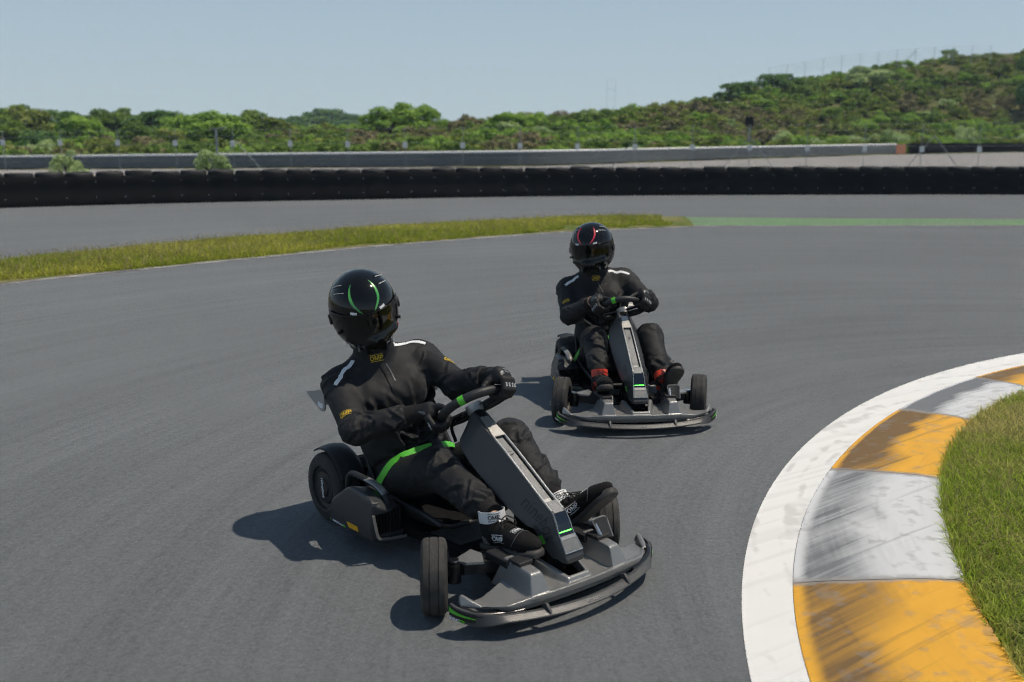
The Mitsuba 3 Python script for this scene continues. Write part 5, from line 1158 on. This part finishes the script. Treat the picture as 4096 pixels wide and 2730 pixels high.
def build_shoe(t, heel, d, up, strap, red, side, yaw0=0.):
    M = frame(heel, d, z=up); P = lambda name, m, mat, par, smooth=30: obj(name, xf(m, M), mat, par, smooth=smooth)
    s = P('shoe', shoe_m, 'suede', t, True); P('sole', sole_m, 'shoe_sole', s, True); st = P('ankle_strap', strap_m, strap, s, 40)
    f_ = lambda p: np.maximum(np.hypot((p[:, 0] - .046) , p[:, 1] / .96) - .0478, np.abs(p[:, 2] - .118) - .03)
    for yaw in (yaw0,):
        D = np.array([math.cos(yaw), math.sin(yaw), 0]); F = frame(np.array([.046, 0, .119]) + D * .06, [-D[1], D[0], 0], [0, 0, 1])
        w_ = cat_([text('OMP', .0135, .0006, True), box(0, .0125, .0003, .042, .0018, .0006), box(0, -.0125, .0003, .042, .0018, .0006)])
        P('strap_lettering', decal(f_, w_, F, .0008, .004), 'print_dark', st, False)
    for m in lace_ms + bow_ms: P('lace', m, 'lace', s, 40)
    for m in seam_ms: P('seam', m, 'plate_grey', s, 40)
    tg = 'reflective_white' if not red else 'strap_red'
    P('tongue_tab', xf(rbox((0, 0, 0), (.020, .030, .004), .0015, 1), frame((.092, 0, .108), [.85, 0, -.5], [0, 1, 0])), tg, s, False)
    tab = s
    for sd in (-1, 1):
        F = frame([.105, sd * .08, .048], [-sd * 1., 0, 0], [0, 0, 1]) if False else frame([.105, sd * .08, .050], [sd * -1., 0, 0], z=[0, sd, 0])
        w_ = cat_([text('OMP', .0155, .0006, True), box(0, .0135, .0003, .046, .0018, .0006), box(0, -.0135, .0003, .046, .0018, .0006)])
        P('side_lettering', decal(shoe_sdf, w_, F, .0006, .004), tg, s, False)
        P('side_panel', decal(shoe_sdf, extrude([(-.02, -.012), (.016, -.012), (.010, .016), (-.012, .020)], .0008), frame([.045, sd * .08, .035], [sd * -1., 0, 0], z=[0, sd, 0]), .0006, .006), 'plate_grey' if not red else 'strap_red', s, False)
    w_ = cat_([text('OMP', .0125, .0006, True), box(0, .011, .0003, .040, .0016, .0006), box(0, -.011, .0003, .040, .0016, .0006)])
    P('toe_lettering', decal(shoe_sdf, xf(w_, np.eye(4)), frame([.178, 0, .11], [0, 1, 0], z=[.35, 0, 1]), .0006, .004), 'reflective_white' if not red else 'plate_grey', s, False)
    return s, M
def build_person(label, J, head, face, tilt, hands, shoes, rot, horn, red, res, seed, decals, tab):
    t = thing('person'); tag(t, label, 'person')
    J = dict(J)
    for sd, key in ((-1, 'rw'), (1, 'lw')):
        g, wr, e = build_glove(t, rot, hands[key], sd, J['re' if sd < 0 else 'le']); J[key] = wr + (np.array(J['re' if sd < 0 else 'le']) - wr) * .02
        el = np.array(J['re' if sd < 0 else 'le'], float); v = (el - wr) / np.linalg.norm(el - wr)
        obj('wrist_cuff', tube([wr + v * .038, wr + v * .012, wr - v * .012], [.040, .0345, .033], 24, 9), 'rib_knit', t, smooth=40)
        if red and sd < 0: obj('wrist', tube([wr - v * .018, wr + v * .005], .0325, 20), 'skin', t, smooth=True)
        J[key] = wr + v * .024
    for sd, key, kn in ((-1, 'ra', 'rk'), (1, 'la', 'lk')):
        heel, d, up = shoes[key]; sh, M = build_shoe(t, heel, d, up, 'strap_red' if red else 'strap_white', red, sd, 0. if red else -.55)
        an = (M @ [.042, 0, .125, 1])[:3]; J[key] = an; K = np.array(J[kn], float); v = (K - an) / np.linalg.norm(K - an)
        obj('ankle_cuff', ankle_cuff_m(an + v * .095, an - v * .014), 'rib_knit', t, smooth=40)
        obj('ankle', tube([an + v * .022, an - (M @ [0, 0, 1, 0])[:3] * .03], [.035, .036], 20), 'skin', t, smooth=True)
    f = make_suit_sdf(J, seed); globals()['LAST_SDF'] = f
    sm = nets(f, (-1.05, -.52, .0), (.12, .42, .86), res, slack=1.5, refine=0); su = obj('racing_suit', sm, 'suit_cloth', t, smooth=True)
    F = np.array(face, float); F /= np.linalg.norm(F); U = np.array(tilt, float)
    M = frame(head, F, z=U)
    hm = build_helmet(t, M, horn, tab)
    obj('neck', tube([np.array(f.J['neck']), np.array(head) - f.up * .03], .066, 24), 'patch_black', t, smooth=True)
    fm = mesh_sdf(sm); decals(t, su, fm); leg_seams(su, f, J, fm)
    return t, f
def look_at_local(f, o, d):
    """where the ray o + d meets the suit (for laying out trims)"""
    d = d / np.linalg.norm(d); t = 0.
    for _ in range(400):
        v = float(f((o + d * t)[None])[0]); t += v * .7
        if abs(v) < 5e-4: break
    p = o + d * t; return p, grad(f, p[None], .012)[0][0]
J1 = {'pel': (-.689, -.006, .185), 'neck': (-.800, -.105, .672), 'rs': (-.825, -.262, .585), 're': (-.576, -.334, .479), 'ls': (-.760, .085, .668), 'le': (-.496, .075, .600), 'rh': (-.715, -.095, .172), 'rk': (-.372, -.115, .338), 'lh': (-.677, .088, .173), 'lk': (-.356, .221, .387)}
J2 = {'pel': (-.703, -.006, .195), 'neck': (-.793, -.075, .700), 'rs': (-.825, -.249, .618), 're': (-.572, -.262, .493), 'ls': (-.773, .112, .684), 'le': (-.523, .205, .574), 'rh': (-.72, -.09, .175), 'rk': (-.389, -.142, .379), 'lh': (-.68, .08, .175), 'lk': (-.387, .188, .393)}
def local_dir(v, a): return np.array([v[0] * math.sin(a) - v[1] * math.cos(a), v[0] * math.cos(a) + v[1] * math.sin(a), v[2]])
def shoe_frame(heel, d, up=(0, 0, 1)): return np.array(heel, float), np.array(d, float), np.array(up, float)
SH1 = {'ra': shoe_frame((-.052, -.128, .142), (.98, .06, .16)), 'la': shoe_frame((.007, .184, .119), (.62, .33, .71), (-1, 0, .9))}
SH2 = {'ra': shoe_frame((-.050, -.168, .128), (.86, -.02, .35)), 'la': shoe_frame((-.008, .187, .114), (.62, .15, .77), (-1, 0, .9))}
def trims(pose, collar, rsl, lsl, sr, slf, zip_, tilts, yellow_left):
    """what is sewn on a suit: the lettering on collar and sleeves, the shoulder stripes, the flap over the zip"""
    right = local_dir((1, 0, 0), pose[2]); up = np.array([0, 0, 1.])
    def go(t, su, f):
        for (p, k), tl in zip(((collar, 'collar'), (rsl, 'sleeve'), (lsl, 'sleeve')), tilts):
            p = np.array(p); g = grad(f, p[None], .02)[0][0]; M = frame(p, right * math.cos(tl) + up * math.sin(tl), z=g)
            yl = yellow_left and p is not None and np.allclose(p, lsl)
            badge_omp(f, M, .0165 if k == 'collar' else .0155, t, 'patch_black' if yl else 'patch_yellow', su, 'patch_yellow' if yl else 'patch_black', name=k + '_lettering')
        for ln in (sr, slf): obj('shoulder_stripe', strip_on(f, ln, .0165, 44, .0012, .0012), 'reflective_white', su, smooth=40)
        obj('zip_flap', strip_on(f, zip_, .030, 50, .0012, .0026), 'suit_cloth', su, smooth=40)
        z2 = np.array(zip_)[:3] + right * .012; obj('zip', strip_on(f, z2, .0035, 24, .004, .002), 'plate_grey', su, smooth=40)
    return go
D1 = trims(POSE1, (-.716, -.152, .701), (-.605, -.366, .547), (-.586, .103, .683), [(-.791, -.213, .687), (-.784, -.235, .667), (-.785, -.253, .658), (-.769, -.279, .643), (-.756, -.302, .629), (-.752, -.317, .615)],
           [(-.725, -.060, .742), (-.745, -.030, .742), (-.755, .0, .740), (-.755, .026, .738), (-.738, .050, .737), (-.714, .075, .733)], [(-.707, -.13, .678), (-.69, -.118, .644), (-.667, -.115, .613), (-.639, -.113, .584), (-.622, -.098, .543), (-.615, -.066, .501), (-.605, -.034, .478)], (.16, .66, -.10), False)
D2 = trims(POSE2, (-.695, -.084, .703), (-.622, -.282, .577), (-.56, .235, .645), [(-.762, -.182, .707), (-.765, -.199, .698), (-.758, -.215, .686), (-.753, -.24, .673), (-.746, -.268, .656)],
           [(-.731, -.002, .739), (-.735, .023, .742), (-.722, .046, .734), (-.722, .076, .737), (-.702, .125, .728)], [(-.684, -.086, .678), (-.659, -.072, .642), (-.641, -.06, .62), (-.627, -.055, .588), (-.615, -.045, .54)], (.03, .70, -.55), True)
def lap_belt(k, f, path):
    c = spline(path, 60); ax = np.column_stack([np.full(60, -.69), c[:, 1] * .6, np.full(60, .165)]); n = c - ax; n /= np.linalg.norm(n, axis=1, keepdims=True)
    t = np.gradient(c, axis=0); t /= np.linalg.norm(t, axis=1, keepdims=True); n -= t * (n * t).sum(1, keepdims=True); n /= np.linalg.norm(n, axis=1, keepdims=True); w = np.cross(n, t)
    q = c + n * .017; b = obj('lap_belt', fix(loft(np.stack([q + w * .014 + n * .001, q - w * .014 + n * .001, q - w * .014 - n * .0015, q + w * .014 - n * .0015], 1))), 'webbing', k, smooth=40)
    obj('buckle', xf(rbox((0, 0, 0), (.040, .046, .012), .004), frame(q[38] + n[38] * .004, t[38], z=n[38])), 'smooth_black', b, smooth=30)
def leg_seams(su, f, J, fm):
    for h, kn, an, s in (('rh', 'rk', 'ra', -1), ('lh', 'lk', 'la', 1)):
        K, A = np.array(f.J[kn]), np.array(f.J[an]); H = np.array(f.J[h]); o = np.array([.35, .75 * s, .35]); e = A + (K - A) / np.linalg.norm(K - A) * .10
        obj('leg_seam', strip_on(fm, [H * .35 + K * .65 + o * .08, K * .92 + H * .08 + o * .085, K * .8 + e * .2 + o * .08, K * .4 + e * .6 + o * .07, e + o * .058], .0042, 50, .0006, .0012), 'suit_cloth', su, smooth=40)
p1, SF1 = build_person('near rider in black suit with green-horned black helmet and white ankle straps', J1, (-.807, -.150, .885), local_dir((.34, -.90, -.30), POSE1[2]), local_dir((-.22, -.02, .97), POSE1[2]), {'rw': 2.15, 'lw': -.42}, SH1, .89, 'horn_green', False, .0052, 5, D1, True)
p2, SF2 = build_person('farther rider in black suit with red-horned black helmet and red ankle straps', J2, (-.720, -.110, .893), local_dir((-.30, -.94, -.17), POSE2[2]), local_dir((-.12, -.03, .98), POSE2[2]), {'rw': 1.30, 'lw': -.85}, SH2, .53, 'horn_red', True, .0075, 8, D2, False)
BELT = [(-.655, -.205, .185), (-.647, -.197, .214), (-.620, -.159, .288), (-.600, -.129, .316), (-.585, -.102, .330), (-.566, -.036, .345), (-.556, .019, .348), (-.562, .075, .335), (-.600, .135, .29), (-.640, .180, .21)]
lap_belt(k1, SF1, BELT); lap_belt(k2, SF2, BELT)
KM1 = place_thing(k1, *POSE1); KM2 = place_thing(k2, *POSE2)
place_thing(p1, *POSE1); place_thing(p2, *POSE2)
# the air between here and the hill
scene['haze'] = {'type': 'cube', 'to_world': T().translate([0, 305, 21.]).scale([490, 345, 24.]), 'bsdf': {'type': 'null'}, 'interior': {'type': 'ref', 'id': 'air'}}
tag('haze', 'faint haze in the air over the track and the hills', kind='stuff')
